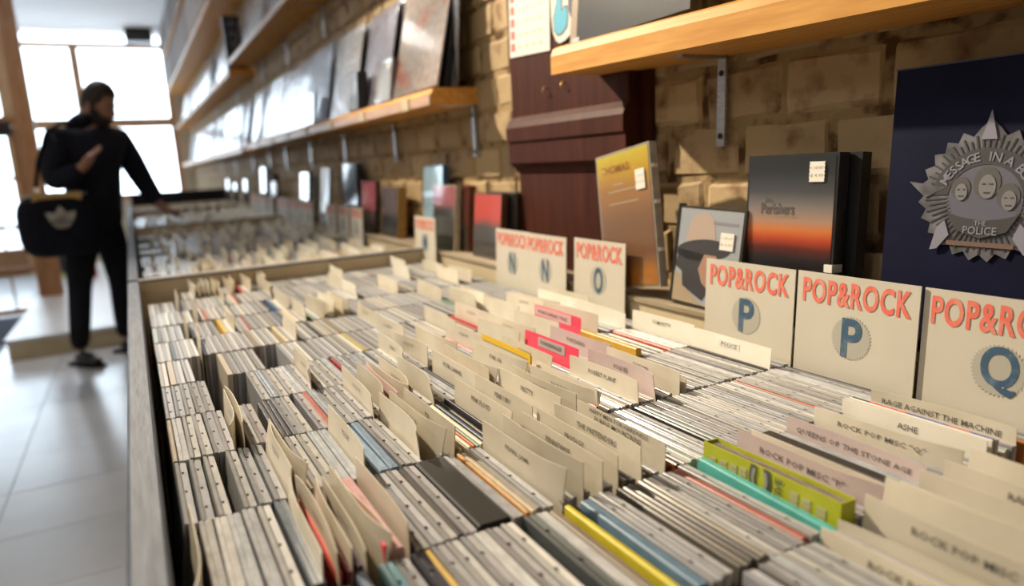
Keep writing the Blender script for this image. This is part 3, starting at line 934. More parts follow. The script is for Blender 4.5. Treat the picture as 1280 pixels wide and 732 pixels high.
def special(r, xt, yc, lean, kind, opt):
    """the few one-off items that stand out of the rows"""
    if kind == 'block':
        w = opt['w']
        z = opt.get('z', 0)
        xb = xt - H_CD * math.sin(lean)
        first = r == 3
        lab = {2: 'black thick case in the second CD row, near the front rail', 3: 'wide black boxed set lying flush in the third CD row'}.get(r, '')
        if r == 2 and w < .02:
            lab = 'dark grey boxed CD with a red edge in the second CD row'
        o = thing('boxed_set', lab, 'boxed set', (xb, yc, BED + max(0, z)), facing(lean))
        H = H_CD + min(0, z)
        b = strip(-.0705, .0705, 0, w - .001, 0, H, .0018)
        sm = link('box_body', b.mesh('box_body', [mat('black_box_card', opt['col'], .5)]), o)
        link('box_lid', MB().box(-.0712, .0712, -.0004, w - .0006, H - .03, H - .028).mesh('box_lid', [M['black']]), o)
        if w < .02:
            link('lettering', text_mesh('DELUXE', .05, .004, 0, M['ink_soft']), o, (0, w * .5, H + .0004), (R(-90), 0, 0)) if False else None
            link('red_edge', MB().box(.0705, .0715, 0, w * .5, H * .75, H).mesh('red_edge', [mat('red_print', (.70, .04, .03), .4)]), o)
        return w
    if kind == 'lime':
        w = .017
        xb = xt - H_CD * math.sin(lean)
        o = thing('boxed_set', 'lime green boxed set with a large grey letter C, third row edge beside teal sleeve', 'boxed set', (xb, yc, BED + .014), facing(lean))
        o['label'] = 'lime green boxed set with grey squares and a large letter C'
        body = MB().box(-.0725, .0725, 0, .0012, 0, .128).box(-.0725, .0725, w - .0012, w, 0, .128).box(.0713, .0725, .0012, w - .0012, 0, .128).box(-.0725, -.0713, .0012, w - .0012, 0, .128).box(-.0713, .0713, .0012, w - .0012, 0, .002)
        link('slipcase', body.mesh('slipcase', [noise_mat('lime_card', (.42, .44, .02), (.48, .50, .04), 30, .45)]), o)
        link('disc_case', strip(-.070, .070, .002, w - .002, .003, .1255, .0012).mesh('disc_case', [noise_mat('dark_case_edge', (.10, .085, .07), (.34, .30, .24), 40, .25, stretch=(1, 8, 1))]), o)
        gq = mat('grey_square_print', (.46, .44, .25), .5)
        for cx, h0 in ((-.060, .4), (-.047, .75), (-.035, 1), (-.024, .6), (.030, 1.5), (.042, 2), (.056, 2.3)):
            for k in range(int(h0 * 4) + 1):
                zz = .122 - .0045 * k - .004 * abs(cx) * 20
                flat('printed_square', [(cx - .004, zz - .0035), (cx + .004, zz - .0035), (cx + .004, zz), (cx - .004, zz)], -.0001, gq, o)
        link('lettering', text_mesh('C', .030, .024, .05, M['ink']), o, (-.005, -.0008, .113), (0, R(-90), 0))
        link('lettering', text_mesh('C', .024, .018, .02, mat('grey_letter', (.30, .30, .27), .5)), o, (-.005, -.0012, .113), (0, R(-90), 0))
        link('lettering', text_mesh('ECTIVE', .030, .0075, .015, M['ink']), o, (.0145, -.0008, .110), (0, R(-90), 0))
        return w
    if kind == 'redblue':
        xb = xt - H_CD * math.sin(lean)
        o = thing('compact_disc', 'CD case with a red and blue striped edge behind the white divider card', 'compact disc', (xb, yc, BED + .016), facing(lean))
        link('case_lid', strip(-.071, .071, 0, .003, 0, H_CD).mesh('case_lid', [M['paper']]), o)
        cs = [(.02, .02, .02), (.70, .05, .04), (.70, .05, .04), (.05, .09, .42), (.05, .09, .42), (.62, .12, .12), (.05, .09, .42)]
        for i, c in enumerate(cs):
            x0 = -.070 + .020 * i
            link('striped_edge', MB().box(x0, x0 + .02, .003, .0055, 0.01, H_CD + .0002).mesh('striped_edge', [mat('edge_print', c, .3)]), o)
        t_ = link('case_tray', TRAY, o)
        t_.color = (.55, .52, .50, 1)
        return .012
    if kind == 'yellowband':
        xb = xt - .16 * math.sin(lean)
        o = thing('divider_card', 'cream divider card with a yellow top edge, fifth CD row', 'divider card', (xb, yc, BED + .006), facing(lean))
        link('card_sheet', CARD_MB[0].mesh('card_sheet', [M['card']]), o)
        link('yellow_edge', MB().prism([(-.072, .147), (.072, .147), (.072, .152), (.069, .1545), (-.069, .1545), (-.072, .152)], -.0012, 0, 'y').mesh('yellow_edge', [M['yellow_card']]), o)
        link('yellow_edge', MB().box(.067, .072, -.0012, 0, .134, .147).mesh('yellow_edge', [M['yellow_card']]), o)
        return .003
    if kind == 'pinkcard':
        big = opt.get('big')
        xb = xt - .16 * math.sin(lean)
        o = thing('divider_card', 'hot pink divider card with a %s label, %s CD row' % (('wide pale', 'sixth') if big else ('small grey', 'fifth')), 'divider card', (xb, yc, BED + .002), facing(lean))
        link('card_sheet', CARD_MB[0].mesh('card_sheet', [M['hot_pink']]), o)
        lw = .058 if big else .036
        cx = -.012 if big else .004
        pale = mat('pale_pink_label', (.70, .42, .42), .5) if big else mat('grey_label', (.46, .40, .38), .5)
        z0 = .135 if big else .136
        link('paper_label', MB().box(cx - lw, cx + lw, -.0006, 0, z0, .1515 if big else .149).mesh('paper_label', [pale]), o)
        link('lettering', text_mesh('PORCUPINE TREE' if big else 'POWDERFINGER', lw * 1.6, .0058, .004, M['ink']), o, (cx, -.0009, .1425))
        return .003
    return 0


CUR_MIN = -.009
for u, (y0, y1) in enumerate(UNITS):
    nrow = 0
    rows = []
    if u == 0:
        rows = [(r, row_y(r)) for r in range(0, 13)]
    else:
        k = 0
        y = y0 + .09
        while y < y1 - .09:
            k += 1
            rows.append((k, y))
            y += PITCH
    for r, yc in rows:
        spec = SPEC.get(r) if u == 0 else None
        if spec:
            cs_ = (C, 'pinkcard', 'yellowband')
            spec = sorted([((a * (1.0 if r == 2 else 1.06 if r == 1 else 1.045) if b in cs_ else a), b, c) for a, b, c in spec if not (b in cs_ and a > .68 and r < 2)], key=lambda q_: q_[0])
        if spec is None:
            spec = auto_spec(r if u == 0 else 5, u > 0)
        total = sum(1 for s_ in spec if s_[1] in (C, 'pinkcard', 'yellowband'))
        x = .001 if not (u == 0 and r in (4,)) else .001
        if u and frnd.random() < .5:
            x = frnd.uniform(.0, .12)
        sec = 0
        lq = random.Random(r * 17 + u * 131)
        ph = lq.uniform(0, 6)
        zlow = lq.uniform(-.002, .001)
        def lean_at(xx):
            base = .055 + .035 * math.sin(xx * 14 + ph)
            if u == 0 and r == 4 and xx < .10:
                base = .16 - .6 * max(0, xx - .02)
            return base
        prev = lean_at(x)

        def advance(to):
            global prev_dummy
        i = 0
        items = list(spec)
        while x < .722:
            nxt = items[i] if i < len(items) else None
            if nxt and x + .0045 >= nxt[0] - 1e-6 or (nxt and nxt[0] - x < T_CD * 1.02):
                x = max(x, nxt[0])
                kind, opt = nxt[1], nxt[2]
                i += 1
                ln = lean_at(x)
                x += H_CD * max(0, math.sin(ln) - math.sin(prev)) * .6
                prev = ln
                z = opt.get('z', 0.0)
                if kind == C:
                    sec += 1
                    put_card(r, u, x, yc, ln, opt, sec, total)
                    x += .0022
                elif kind == 'gap':
                    x += opt['w']
                elif kind in ('jewel', 'shrink'):
                    put_case(r, u, x, yc, z + zlow, ln, kind, opt, sec, total, T_CD)
                    x += T_CD + .0003
                elif kind in ('digi', 'slim'):
                    t = opt.get('w', .0052)
                    put_case(r, u, x, yc, z + zlow, ln, kind, opt, sec, total, t)
                    x += t + .0004
                else:
                    if kind in ('pinkcard', 'yellowband'):
                        sec += 1
                    x += special(r, x, yc, ln, kind, opt)
                    x += .0005
                continue
            ln = lean_at(x)
            x += H_CD * max(0, math.sin(ln) - math.sin(prev))
            prev = ln
            zz = zlow + lq.uniform(-.0008, .0012)
            p = lq.random()
            if p < .72:
                put_case(r, u, x, yc, zz, ln, 'jewel', {}, sec, total, T_CD)
                x += T_CD + lq.choice((.0003, .0006, .0010, .0016))
            elif p < .84:
                put_case(r, u, x, yc, zz, ln, 'shrink', dict(col=lq.choice(((.46, .48, .50), (.55, .55, .55), (.38, .40, .43)))), sec, total, T_CD)
                x += T_CD + .0004
            elif p < .94:
                t = lq.choice((.005, .006, .0075))
                put_case(r, u, x, yc, zz - .001, ln, 'digi', dict(col=lq.choice(DIGI)), sec, total, t)
                x += t + .0004
            else:
                put_case(r, u, x, yc, zz, ln, 'slim', dict(col=lq.choice(((.12, .11, .10), (.3, .28, .25), (.06, .06, .06)))), sec, total, .0052)
                x += .0056


def stock(name, mb, tints, material, label, cat):
    me = bpy.data.meshes.new(name)
    me.from_pydata(mb.v, [], mb.f)
    me.materials.append(material)
    at = me.attributes.new('tint', 'FLOAT_COLOR', 'FACE')
    flat_ = []
    for c in tints:
        flat_ += [c[0], c[1], c[2], 1.0]
    at.data.foreach_set('color', flat_)
    me.update()
    return tag(link(name, me), label, cat, kind='stuff')


stock('compact_disc_stock', far_case, far_case_tint, M['stock_case'], 'blurred mass of CD cases filling the farther rows of the bins', 'compact discs')
if far_card.f:
    stock('divider_card_stock', far_card, far_card_tint, M['stock_card'], 'blurred cream divider cards sticking up from the farthest bins', 'divider cards')

# ================================================================= GENRE SIGNS


def burst(rad, n=40, depth=.10):
    return [(rad * (1 if k % 2 else 1 - depth) * math.cos(math.pi * k / n), rad * (1 if k % 2 else 1 - depth) * math.sin(math.pi * k / n)) for k in range(2 * n)]


BURST = MB().prism(burst(.027), -.0003, 0, 'y').mesh('grey_burst', [M['sign_grey']])


def genre_sign(y_left, ztop, letter, label, X=.741, lean=.05, tilt=0.0, w=.16, h=.165, lw=.027, lh=.048, detail=True):
    o = thing('genre_sign', label, 'sign', (X - h * math.sin(lean), y_left - w / 2, EYE + ztop - h), facing(lean, tilt), 'pop and rock letter signs along the back of the bins')
    link('sign_board', MB().box(-w / 2, w / 2, 0, .0018, 0, h).mesh('sign_board', [M['sign']]), o)
    link('lettering', text_mesh('POP&ROCK', w * .89, .031, .032, M['sign_red'], 4), o, (0, -.0006, h - .0225))
    if letter:
        link('grey_burst', BURST, o, (0, -.0001, h - .074))
        link('lettering', text_mesh(letter, lw, lh if letter != 'Q' else .050, .025, M['sign_blue'], 5), o, (.001, -.0008, h - .074))
    return o


genre_sign(.772, -.161, 'P', 'beige POP&ROCK sign with letter P, below the sunset case', .741)
genre_sign(.606, -.160, 'P', 'beige POP&ROCK sign with letter P, left of the letter Q sign', .739)
genre_sign(.444, -.161, 'Q', 'beige POP&ROCK sign with letter Q at the right edge of the photo', .743, lw=.036)
genre_sign(1.128, -.156, 'O', 'beige POP&ROCK sign with letter O in front of the dark panel', .741, lw=.028)
genre_sign(1.316, -.159, 'N', 'beige POP&ROCK sign with letter N, next to the letter O sign', .740)
genre_sign(1.468, -.159, 'N', 'beige POP&ROCK sign with letter N, partly behind the other N sign', .745)
genre_sign(1.995, -.153, 'M', 'beige POP&ROCK sign with letter M below the pale blue case', .741, lw=.034)
yy = 2.70
for k, let in enumerate('LKJIHGFEDCBA'):
    genre_sign(yy, -.150, let, 'blurred beige POP&ROCK sign, %s from the M sign along the wall' % ordinal(k + 1), .741)
    yy += (.185, .20, .42, .17, .19, .21, .17, .30, .22, .19, .24, .2)[k]

# ================================================================= CASES ON THE LEDGE
LEDGE = RIM + .002


def scalloped(w, h, n=5):
    pts = []
    for k in range(n * 2 + 1):
        pts.append((w / 2 - (.0012 if k % 2 else 0) + .0, -h / 2 + h * k / (n * 2)))
    for k in range(n * 2 + 1):
        pts.append((-w / 2 + (.0012 if k % 2 else 0), h / 2 - h * k / (n * 2)))
    return pts


def price_tag(parent, x, y, z, w=.022, h=.022):
    link('price_tag', MB().prism(scalloped(w, h), -.0003, 0, 'y').mesh('price_tag', [M['paper']]), parent, (x, y, z))
    link('price_print', text_mesh('$ 4.99', w * .8, .0045, 0, M['ink_soft'], 1), parent, (x, y - .0005, z - .005))
    link('price_print', text_mesh('1 37.07', w * .75, .0038, 0, M['ink_soft'], 1), parent, (x, y - .0005, z + .005))


def ledge_case(name, label, cat, y_left, w, h, t, cover, X=.78, lean=.12, tilt=0.0, side=(.03, .03, .03), yaw=0.0, frame=.004, group=None, z=LEDGE):
    """a keeper or DVD style case: box, printed cover behind clear film, spine"""
    o = thing(name, label, cat, (X, y_left - w / 2, z + (w / 2 * abs(math.sin(tilt)))), facing(lean, tilt, yaw), group)
    b = link('case_body', MB().box(-w / 2, w / 2, 0, t, 0, h).mesh('case_body', [M['spine']]), o)
    b.color = (*side, 1)
    c = link('cover', MB().box(-w / 2 + frame, w / 2 - frame, -.0008, 0, frame, h - frame).mesh('cover', [cover]), o)
    c.color = (*side, 1)
    link('clear_front', MB().box(-w / 2, w / 2, -.0022, -.0012, 0, h).mesh('clear_front', [M['keeper']]), o)
    return o


# the tall amber case
amber = ramp_mat('amber_cover', [(0, (.42, .16, .02)), (.16, (.52, .20, .03)), (.27, (.24, .115, .06)), (.55, (.30, .16, .085)), (.75, (.48, .24, .08)), (.90, (.72, .46, .04)), (1, (.75, .62, .06))], 2, .25, 0, .3, .10)
o = ledge_case('longbox', 'tall amber and brown case leaning on the dark panel', 'disc case', 1.048, .155, .243, .016, amber, .755, .045, R(-9), (.42, .38, .32))
link('lettering', text_mesh('THOMAS:', .085, .014, .01, mat('faded_orange_print', (.33, .12, .03), .5)), o, (-.018, -.0015, .213))
link('printed_box', MB().box(-.045, .04, -.0012, -.0009, .150, .153).box(-.045, .04, -.0012, -.0009, .172, .175).box(-.030, .0, -.0012, -.0009, .184, .187).mesh('printed_box', [mat('pale_print', (.48, .36, .25), .5)]), o)
price_tag(o, .050, -.0026, .185, .026, .034)
for k in (.06, .14, .20):
    link('hinge_clip', MB().box(.0775, .081, .002, .012, k, k + .006).mesh('hinge_clip', [M['paper']]), o)
# the hat case
hatm = mat('pale_sky_print', (.46, .49, .55), .3, coat=.3)
o = ledge_case('compact_disc_case', 'CD case showing a bearded figure in a wide dark hat', 'disc case', .875, .140, .157, .012, hatm, .760, .13, R(1.5), (.05, .045, .04))
skin_p = mat('printed_skin', (.42, .24, .17), .5)
ink_hat = mat('printed_dark_hair', (.035, .033, .040), .5)
flat('hat_crown', [(-.046, .092), (.012, .092), (.016, .11), (.008, .14), (-.012, .149), (-.034, .143), (-.046, .12)], -.0008, mat('printed_tan_hat', (.52, .40, .34), .5), o)
flat('hat_brim', ellipse(-.010, .090, .058, .017, 22, rot=6), -.0012, ink_hat, o)
flat('hair', [(-.062, .088), (-.066, .06), (-.050, .052), (-.046, .030), (-.022, .020), (.0, .012), (.012, .03), (-.002, .05), (-.002, .084)], -.0012, ink_hat, o)
flat('face', [(-.004, .084), (.022, .084), (.022, .05), (.012, .030), (-.004, .040), (-.014, .06)], -.0016, skin_p, o)
flat('shirt', [(-.067, .052), (-.052, .045), (-.03, .02), (.0, .005), (.02, .005), (.02, .004), (-.067, .004)], -.0010, mat('printed_tan_shirt', (.42, .33, .22), .5), o)
flat('printed_title', [(.008, .132), (.058, .132), (.058, .136), (.008, .136)], -.0010, mat('grey_print', (.25, .25, .28), .5), o)
price_tag(o, .040, -.0026, .108, .028, .026)
link('hinge_side', MB().box(-.074, -.069, -.001, .012, 0, .160).mesh('hinge_side', [M['black']]), o)
# the sunset case
sunset = ramp_mat('sunset_cover', [(0, (.012, .012, .016)), (.40, (.016, .014, .018)), (.46, (.14, .02, .015)), (.52, (.66, .09, .03)), (.57, (.80, .26, .07)), (.62, (.55, .33, .24)), (.70, (.28, .25, .25)), (.79, (.085, .09, .105)), (.90, (.030, .036, .048)), (1, (.020, .026, .036))], 2, .235, .0, .3, .02)
o = ledge_case('dvd_case', 'dark disc case with an orange sunset cover above the P sign', 'disc case', .735, .148, .233, .020, sunset, .775, .06, R(-.5), (.028, .028, .032))
link('lettering', text_mesh('Perishers', .056, .016, .012, M['ink']), o, (-.018, -.0016, .160))
link('lettering', text_mesh('the', .013, .008, .01, M['ink']), o, (-.034, -.0016, .172))
link('lettering', text_mesh('LET THERE BE MORNING', .04, .0025, 0, M['ink_soft'], 1), o, (-.004, -.0016, .149))
price_tag(o, .044, -.0026, .209, .024, .026)
link('clasp', MB().box(.064, .076, -.004, .016, .080, .090).mesh('clasp', [M['paper']]), o)
link('hinge_side', MB().box(.0745, .078, -.002, .026, 0.0, .16).mesh('hinge_side', [M['keeper']]), o)
link('second_case', MB().box(.0, .090, .022, .040, 0, .233).mesh('second_case', [M['black']]), o)

# the big dark blue boxed set with the silver star badge
bs = thing('boxed_set', 'large dark blue boxed set with a silver star badge on its front', 'boxed set', (.786, .528 - .155, LEDGE), facing(.055))
link('box_front', MB().box(-.155, .155, 0, .035, 0, .325).mesh('box_front', [noise_mat('midnight_blue_board', (.005, .006, .022), (.008, .010, .032), 12, .55, .02, spec=.1)]), bs)
link('box_lip', MB().box(-.1555, .1555, -.001, .002, .3235, .3255).mesh('box_lip', [mat('worn_edge', (.05, .055, .08), .5)]), bs)
silver = noise_mat('silver_print', (.06, .06, .068), (.17, .17, .19), 40, .45, .1, detail=3)
silver_d = mat('dark_silver_print', (.05, .048, .052), .5)
silver_l = mat('light_silver_print', (.23, .23, .29), .45)
BX, BZ, BR = -.155 + .110, .183, .079
star = []
for k in range(48):
    a = 2 * math.pi * k / 48 + math.pi / 2
    rr = BR * (.90 if k % 2 else .80)
    if k % 12 == 0 and k in (0,):
        rr = BR * 1.0
    star.append((BX + rr * math.cos(a), BZ + rr * math.sin(a)))
badge = link('star_badge', MB().prism(star, -.0022, 0, 'y').mesh('star_badge', [silver]), bs)
for k in range(60):
    a = 2 * math.pi * k / 60
    r0, r1, wd = BR * .46, BR * (.80 if k % 2 else .74), .0009
    M4 = Matrix.Translation((BX, 0, BZ)) @ Matrix.Rotation(-a, 4, 'Y')
    if 0.15 < a < math.pi - .15:
        r0 = BR * .62
    link('badge_ray', MB().box(r0, r1, -.0030, -.0022, -wd, wd).mesh('badge_ray', [silver_d]), badge).matrix_local = M4
arc_out, arc_in = [], []
for k in range(25):
    a = R(8 + (172 - 8) * k / 24)
    arc_out.append((BX + BR * .70 * math.cos(a), BZ - .006 + BR * .70 * math.sin(a)))
    arc_in.append((BX + BR * .48 * math.cos(a), BZ - .006 + BR * .48 * math.sin(a)))
b = MB()
for k in range(24):
    q4 = [arc_out[k], arc_out[k + 1], arc_in[k + 1], arc_in[k]]
    b.prism(q4, -.0034, -.0022, 'y')
link('banner', b.mesh('banner', [silver_d]), badge)
link('badge_disc', MB().prism(ellipse(BX, BZ - .006, BR * .48, BR * .48, 30), -.0030, -.0022, 'y').mesh('badge_disc', [mat('grey_blue_print', (.11, .11, .15), .5)]), badge)
msg = 'MESSAGE IN A BOX'
for k, ch in enumerate(msg):
    if ch == ' ':
        continue
    a = R(152 - (152 - 28) * k / (len(msg) - 1))
    g = link('lettering', text_mesh(ch, None, .0095, .012, silver_l), badge)
    g.location = (BX + BR * .59 * math.cos(a), -.0040, BZ - .006 + BR * .59 * math.sin(a))
    g.rotation_euler = (0, math.pi / 2 - a, 0)
# three plain heads, the wings and the bottom ribbon of the badge
tone = mat('portrait_print', (.19, .185, .19), .5)
for hx, hz, s_ in ((-.024, .004, .8), (.002, .010, 1.1), (.024, -.004, .9)):
    link('portrait_hair', MB().prism(ellipse(BX + hx, BZ + hz + .003, .0125 * s_, .0155 * s_, 16), -.0036, -.0030, 'y').mesh('portrait_hair', [mat('portrait_hair', (.09, .085, .085), .5)]), badge)
    link('portrait_face', MB().prism(ellipse(BX + hx + .001, BZ + hz - .001, .0078 * s_, .0115 * s_, 16), -.0042, -.0036, 'y').mesh('portrait_face', [tone]), badge)
    link('portrait_features', MB().box(BX + hx - .004 * s_, BX + hx - .001, -.0045, -.0042, BZ + hz + .001, BZ + hz + .0024).box(BX + hx + .0025, BX + hx + .006 * s_, -.0045, -.0042, BZ + hz + .001, BZ + hz + .0024)
         .box(BX + hx - .002, BX + hx + .004, -.0045, -.0042, BZ + hz - .0075 * s_, BZ + hz - .006 * s_).mesh('portrait_features', [silver_d]), badge)
link('ribbon', MB().prism([(BX - .036, BZ - .020), (BX - .022, BZ - .024), (BX, BZ - .027), (BX + .022, BZ - .024), (BX + .036, BZ - .020), (BX + .026, BZ - .038), (BX, BZ - .046), (BX - .026, BZ - .038)], -.0046, -.0030, 'y').mesh('ribbon', [silver_d]), badge)
link('lettering', text_mesh('POLICE', .034, .0085, .012, silver_l), badge, (BX, -.0052, BZ - .0375))
link('lettering', text_mesh('THE', .012, .005, .01, silver_l), badge, (BX, -.0052, BZ - .0295))
for sg in (-1, 1):
    link('badge_wing', MB().prism([(BX + sg * .038, BZ - .028), (BX + sg * .046, BZ - .036), (BX + sg * .052, BZ - .062), (BX + sg * .044, BZ - .060), (BX + sg * .032, BZ - .044)], -.0042, -.0030, 'y').mesh('badge_wing', [silver_l]), badge)
    link('badge_point', MB().prism([(BX + sg * .040, BZ + .008), (BX + sg * .082, BZ + .014), (BX + sg * .062, BZ - .004)], -.0036, -.0022, 'y').mesh('badge_point', [silver]), badge)
link('top_point', MB().prism([(BX - .008, BZ + .058), (BX, BZ + .088), (BX + .008, BZ + .058)], -.0036, -.0022, 'y').mesh('top_point', [silver_l]), badge)
link('base_bar', MB().box(BX - .034, BX + .034, -.0040, -.0030, BZ - .055, BZ - .050).mesh('base_bar', [mat('bronze_print', (.16, .10, .075), .5)]), badge)
price_tag(bs, .000, -.0004, .283, .030, .036)

# smaller cases farther along the ledge


def art(name, top, bottom, split=.5):
    return ramp_mat(name, [(0, bottom), (max(.02, split - .08), bottom), (min(.98, split + .04), top), (1, top)], 2, .19, 0, .22, .15, .4)


LC = 'disc cases standing along the back ledge'
ledge_case('disc_case', 'disc case with a bright red upper half left of the N signs', 'disc case', 1.67, .155, .166, .016, art('red_half', (.75, .07, .05), (.10, .085, .08), .58), .775, .10, 0, (.10, .04, .02), group=LC)
tag(ledge_case('disc_case', 'black disc case behind the red topped case', 'disc case', 1.62, .142, .168, .015, art('dark_a', (.03, .03, .03), (.02, .02, .02)), .800, .08, 0, (.03, .02, .015), group=LC))
ledge_case('disc_case', 'grey disc case with a dull pink top, right of the M sign', 'disc case', 1.945, .160, .185, .016, art('pink_top', (.45, .10, .12), (.085, .085, .09), .75), .772, .10, 0, (.50, .42, .30), group=LC)
ledge_case('disc_case', 'dark red disc case behind the grey and pink case', 'disc case', 1.89, .150, .182, .022, art('dark_red', (.12, .02, .015), (.03, .02, .02)), .795, .08, 0, (.12, .02, .012), group=LC)
ledge_case('disc_case', 'pale blue reflective case standing above the M sign', 'disc case', 2.065, .155, .240, .018, art('blue_reflection', (.42, .62, .80), (.55, .62, .72), .4), .790, .08, 0, (.02, .10, .22), group=LC)  # window reflection painted in as the cover colour
ledge_case('disc_case', 'dark picture case with amber sides, left of the pale blue case', 'disc case', 2.44, .175, .175, .030, art('dark_pic', (.22, .17, .17), (.08, .08, .085), .5), .775, .10, 0, (.34, .20, .06), group=LC)
ledge_case('disc_case', 'disc case with a bright pink patch on its dark cover', 'disc case', 2.69, .180, .195, .016, art('pink_patch', (.72, .09, .12), (.10, .09, .09), .55), .775, .10, 0, (.02, .02, .02), group=LC)
ledge_case('disc_case', 'tall navy case with a red base above two genre signs', 'disc case', 2.96, .19, .262, .020, art('navy_red', (.025, .035, .075), (.22, .035, .02), .42), .785, .07, 0, (.02, .02, .03), group=LC)
ledge_case('longbox', 'tall silvery grey case leaning forward over the genre signs', 'disc case', 3.27, .15, .270, .012, art('silver_grey', (.22, .24, .28), (.26, .28, .31)), .748, .12, R(3), (.10, .10, .11), group=LC, z=RIM - .02)
ledge_case('disc_case', 'bright white reflective case, first left of the silvery tall case', 'disc case', 3.82, .19, .235, .014, art('white_refl', (.70, .74, .78), (.62, .66, .70)), .780, .10, 0, (.04, .04, .05), group=LC)  # bright reflection put into the white of the cover
ledge_case('disc_case', 'small dark case between two bright white cases', 'disc case', 4.65, .17, .185, .016, art('small_dark', (.40, .44, .52), (.05, .05, .06), .8), .775, .10, 0, (.03, .03, .03), group=LC)
ledge_case('disc_case', 'white case with a blue tinge by the dark post on the wall', 'disc case', 5.10, .20, .28, .016, art('white_blue', (.62, .70, .80), (.55, .62, .74)), .785, .08, 0, (.10, .12, .2), group=LC)
for k, (y_, h_, c_) in enumerate(((5.9, .2, (.6, .62, .66)), (6.5, .17, (.2, .22, .3)), (7.0, .2, (.55, .6, .7)), (8.2, .24, (.62, .66, .7)), (8.8, .2, (.5, .5, .5)))):
    if y_ < 7.4:
        ledge_case('disc_case', 'blurred pale case far along the ledge, %s past the dark post' % ordinal(k + 1), 'disc case', y_, .18, h_, .016, art('far_cover_%d' % k, c_, tuple(v * .8 for v in c_)), .78, .08, 0, (.1, .1, .12), group=LC)

# ================================================================= DARK PANEL, PAPERS
pn = thing('wooden_panel', 'dark stained wooden panel with a moulding fixed to the brick wall', 'panel', (WALL, 1.25, RIM))
link('upper_panel', MB().box(-.035, -.001, -.205, .235, .34, 1.5).box(-.009, -.001, -.237, -.205, .34, 1.5).mesh('upper_panel', [M['dark_wood']]), pn)
link('lower_panel', MB().box(-.028, -.001, -.205, .228, .003, .225).box(-.009, -.001, -.237, -.205, .003, .34).mesh('lower_panel', [M['dark_wood']]), pn)
link('moulding', MB().prism([(-.001, .215), (-.030, .215), (-.034, .228), (-.047, .238), (-.047, .285), (-.052, .288), (-.052, .318), (-.046, .330), (-.036, .342), (-.001, .342)], -.208, .240, 'y').mesh('moulding', [M['dark_wood']]), pn)
for yy, zz in ((.075, .395), (.005, .398)):
    link('brass_hook', MB().tube([(-.035, yy, zz), (-.042, yy, zz), (-.046, yy, zz - .006), (-.042, yy, zz - .012)], .0016, 6).mesh('brass_hook', [M['brass']], True), pn)
pp = thing('wall_notice', 'white paper notice with a red printed column on the dark panel', 'notice', (WALL - .037, 1.39, EYE + .222), facing(0, R(3)))
link('paper_sheet', MB().box(-.087, .087, -.0008, 0, 0, .26).mesh('paper_sheet', [M['paper']]), pp)
redp, grp_ = mat('red_ink', (.55, .13, .12), .6), mat('pale_grey_ink', (.55, .55, .50), .6)
b1, b2 = MB(), MB()
for k in range(9):
    zz = .012 + .026 * k
    b1.box(-.080, -.062, -.0012, -.0008, zz, zz + .018)
    for q in range(4):
        b2.box(-.05 + .03 * q, -.03 + .03 * q, -.0012, -.0008, zz + .004, zz + .012)
link('red_print', b1.mesh('red_print', [redp]), pp)
link('grey_print', b2.mesh('grey_print', [grp_]), pp)
cy = thing('number_plaque', 'white rounded plaque with a bright blue curved figure', 'plaque', (WALL - .037, 1.245, EYE + .225), facing())
link('plaque_face', MB().prism([(-.046, .055), (-.042, .025), (-.030, .006), (-.018, .0), (.0, .002), (.03, .012), (.052, .022), (.06, .2), (-.046, .2)], -.002, 0, 'y').mesh('plaque_face', [M['paper']]), cy)
bl = mat('bright_blue_print', (.08, .42, .60), .5)
link('blue_figure', MB().prism([(-.036, .050), (-.034, .030), (-.024, .018), (-.008, .018), (.010, .028), (.016, .042), (.014, .062), (.004, .066), (-.006, .058), (-.004, .085), (.0, .12), (-.016, .12), (-.022, .08)], -.0026, -.002, 'y').mesh('blue_figure', [bl]), cy)
link('blue_figure_edge', MB().prism([(-.039, .052), (-.037, .027), (-.025, .014), (-.006, .014), (.014, .025), (.019, .042), (.017, .066), (.004, .069), (-.003, .062), (-.001, .085), (.003, .12), (-.019, .12), (-.025, .08)], -.0023, -.0019, 'y').mesh('blue_figure_edge', [M['ink']]), cy)
link('dark_figure', MB().prism(ellipse(.036, .066, .017, .028, 14), -.0026, -.002, 'y').mesh('dark_figure', [mat('dark_blue_print', (.06, .07, .12), .5)]), cy)

# ================================================================= SHELVES


def shelf(y0, y1, zb, t, label, xf=.715, material='pine', lip=True, tilt=0.0, brackets=(), tags=0, round_=.014):
    o = thing('wall_shelf', label, 'shelf', (WALL, y1, EYE + zb), (tilt, 0, 0))
    L_ = y1 - y0
    d = WALL - xf
    prof = [(-d, 0), (.004, 0), (.004, t), (-d + round_, t), (-d + round_ * .3, t - round_ * .3), (-d, t - round_)]
    link('shelf_board', MB().prism([(p[0], p[1]) for p in prof], -L_, 0, 'y').mesh('shelf_board', [M[material]]), o)
    if lip:
        link('price_rail', MB().box(-d - .006, -d, -L_, -.0, .002, t * .62).mesh('price_rail', [M['pine_pale']]), o)
    for k in range(tags):
        yy = -L_ + .15 + k * .42
        link('shelf_tag', MB().box(-d - .009, -d - .006, yy, yy + .05, .000, t * .72).mesh('shelf_tag', [M['bin_cream']]), o)
    for yb in brackets:
        y_ = yb - y1
        br = link('bracket', MB().box(-.012, -.007, y_ - .0085, y_ + .0085, -.138, 0).box(-.10, -.007, y_ - .0085, y_ + .0085, -.005, 0).mesh('bracket', [M['steel']]), o)
        for zz in (-.026, -.122):
            link('screw', MB().tube([(-.0135, y_, zz), (-.012, y_, zz)], .0048, 8).mesh('screw', [M['screw']]), br)
    return o


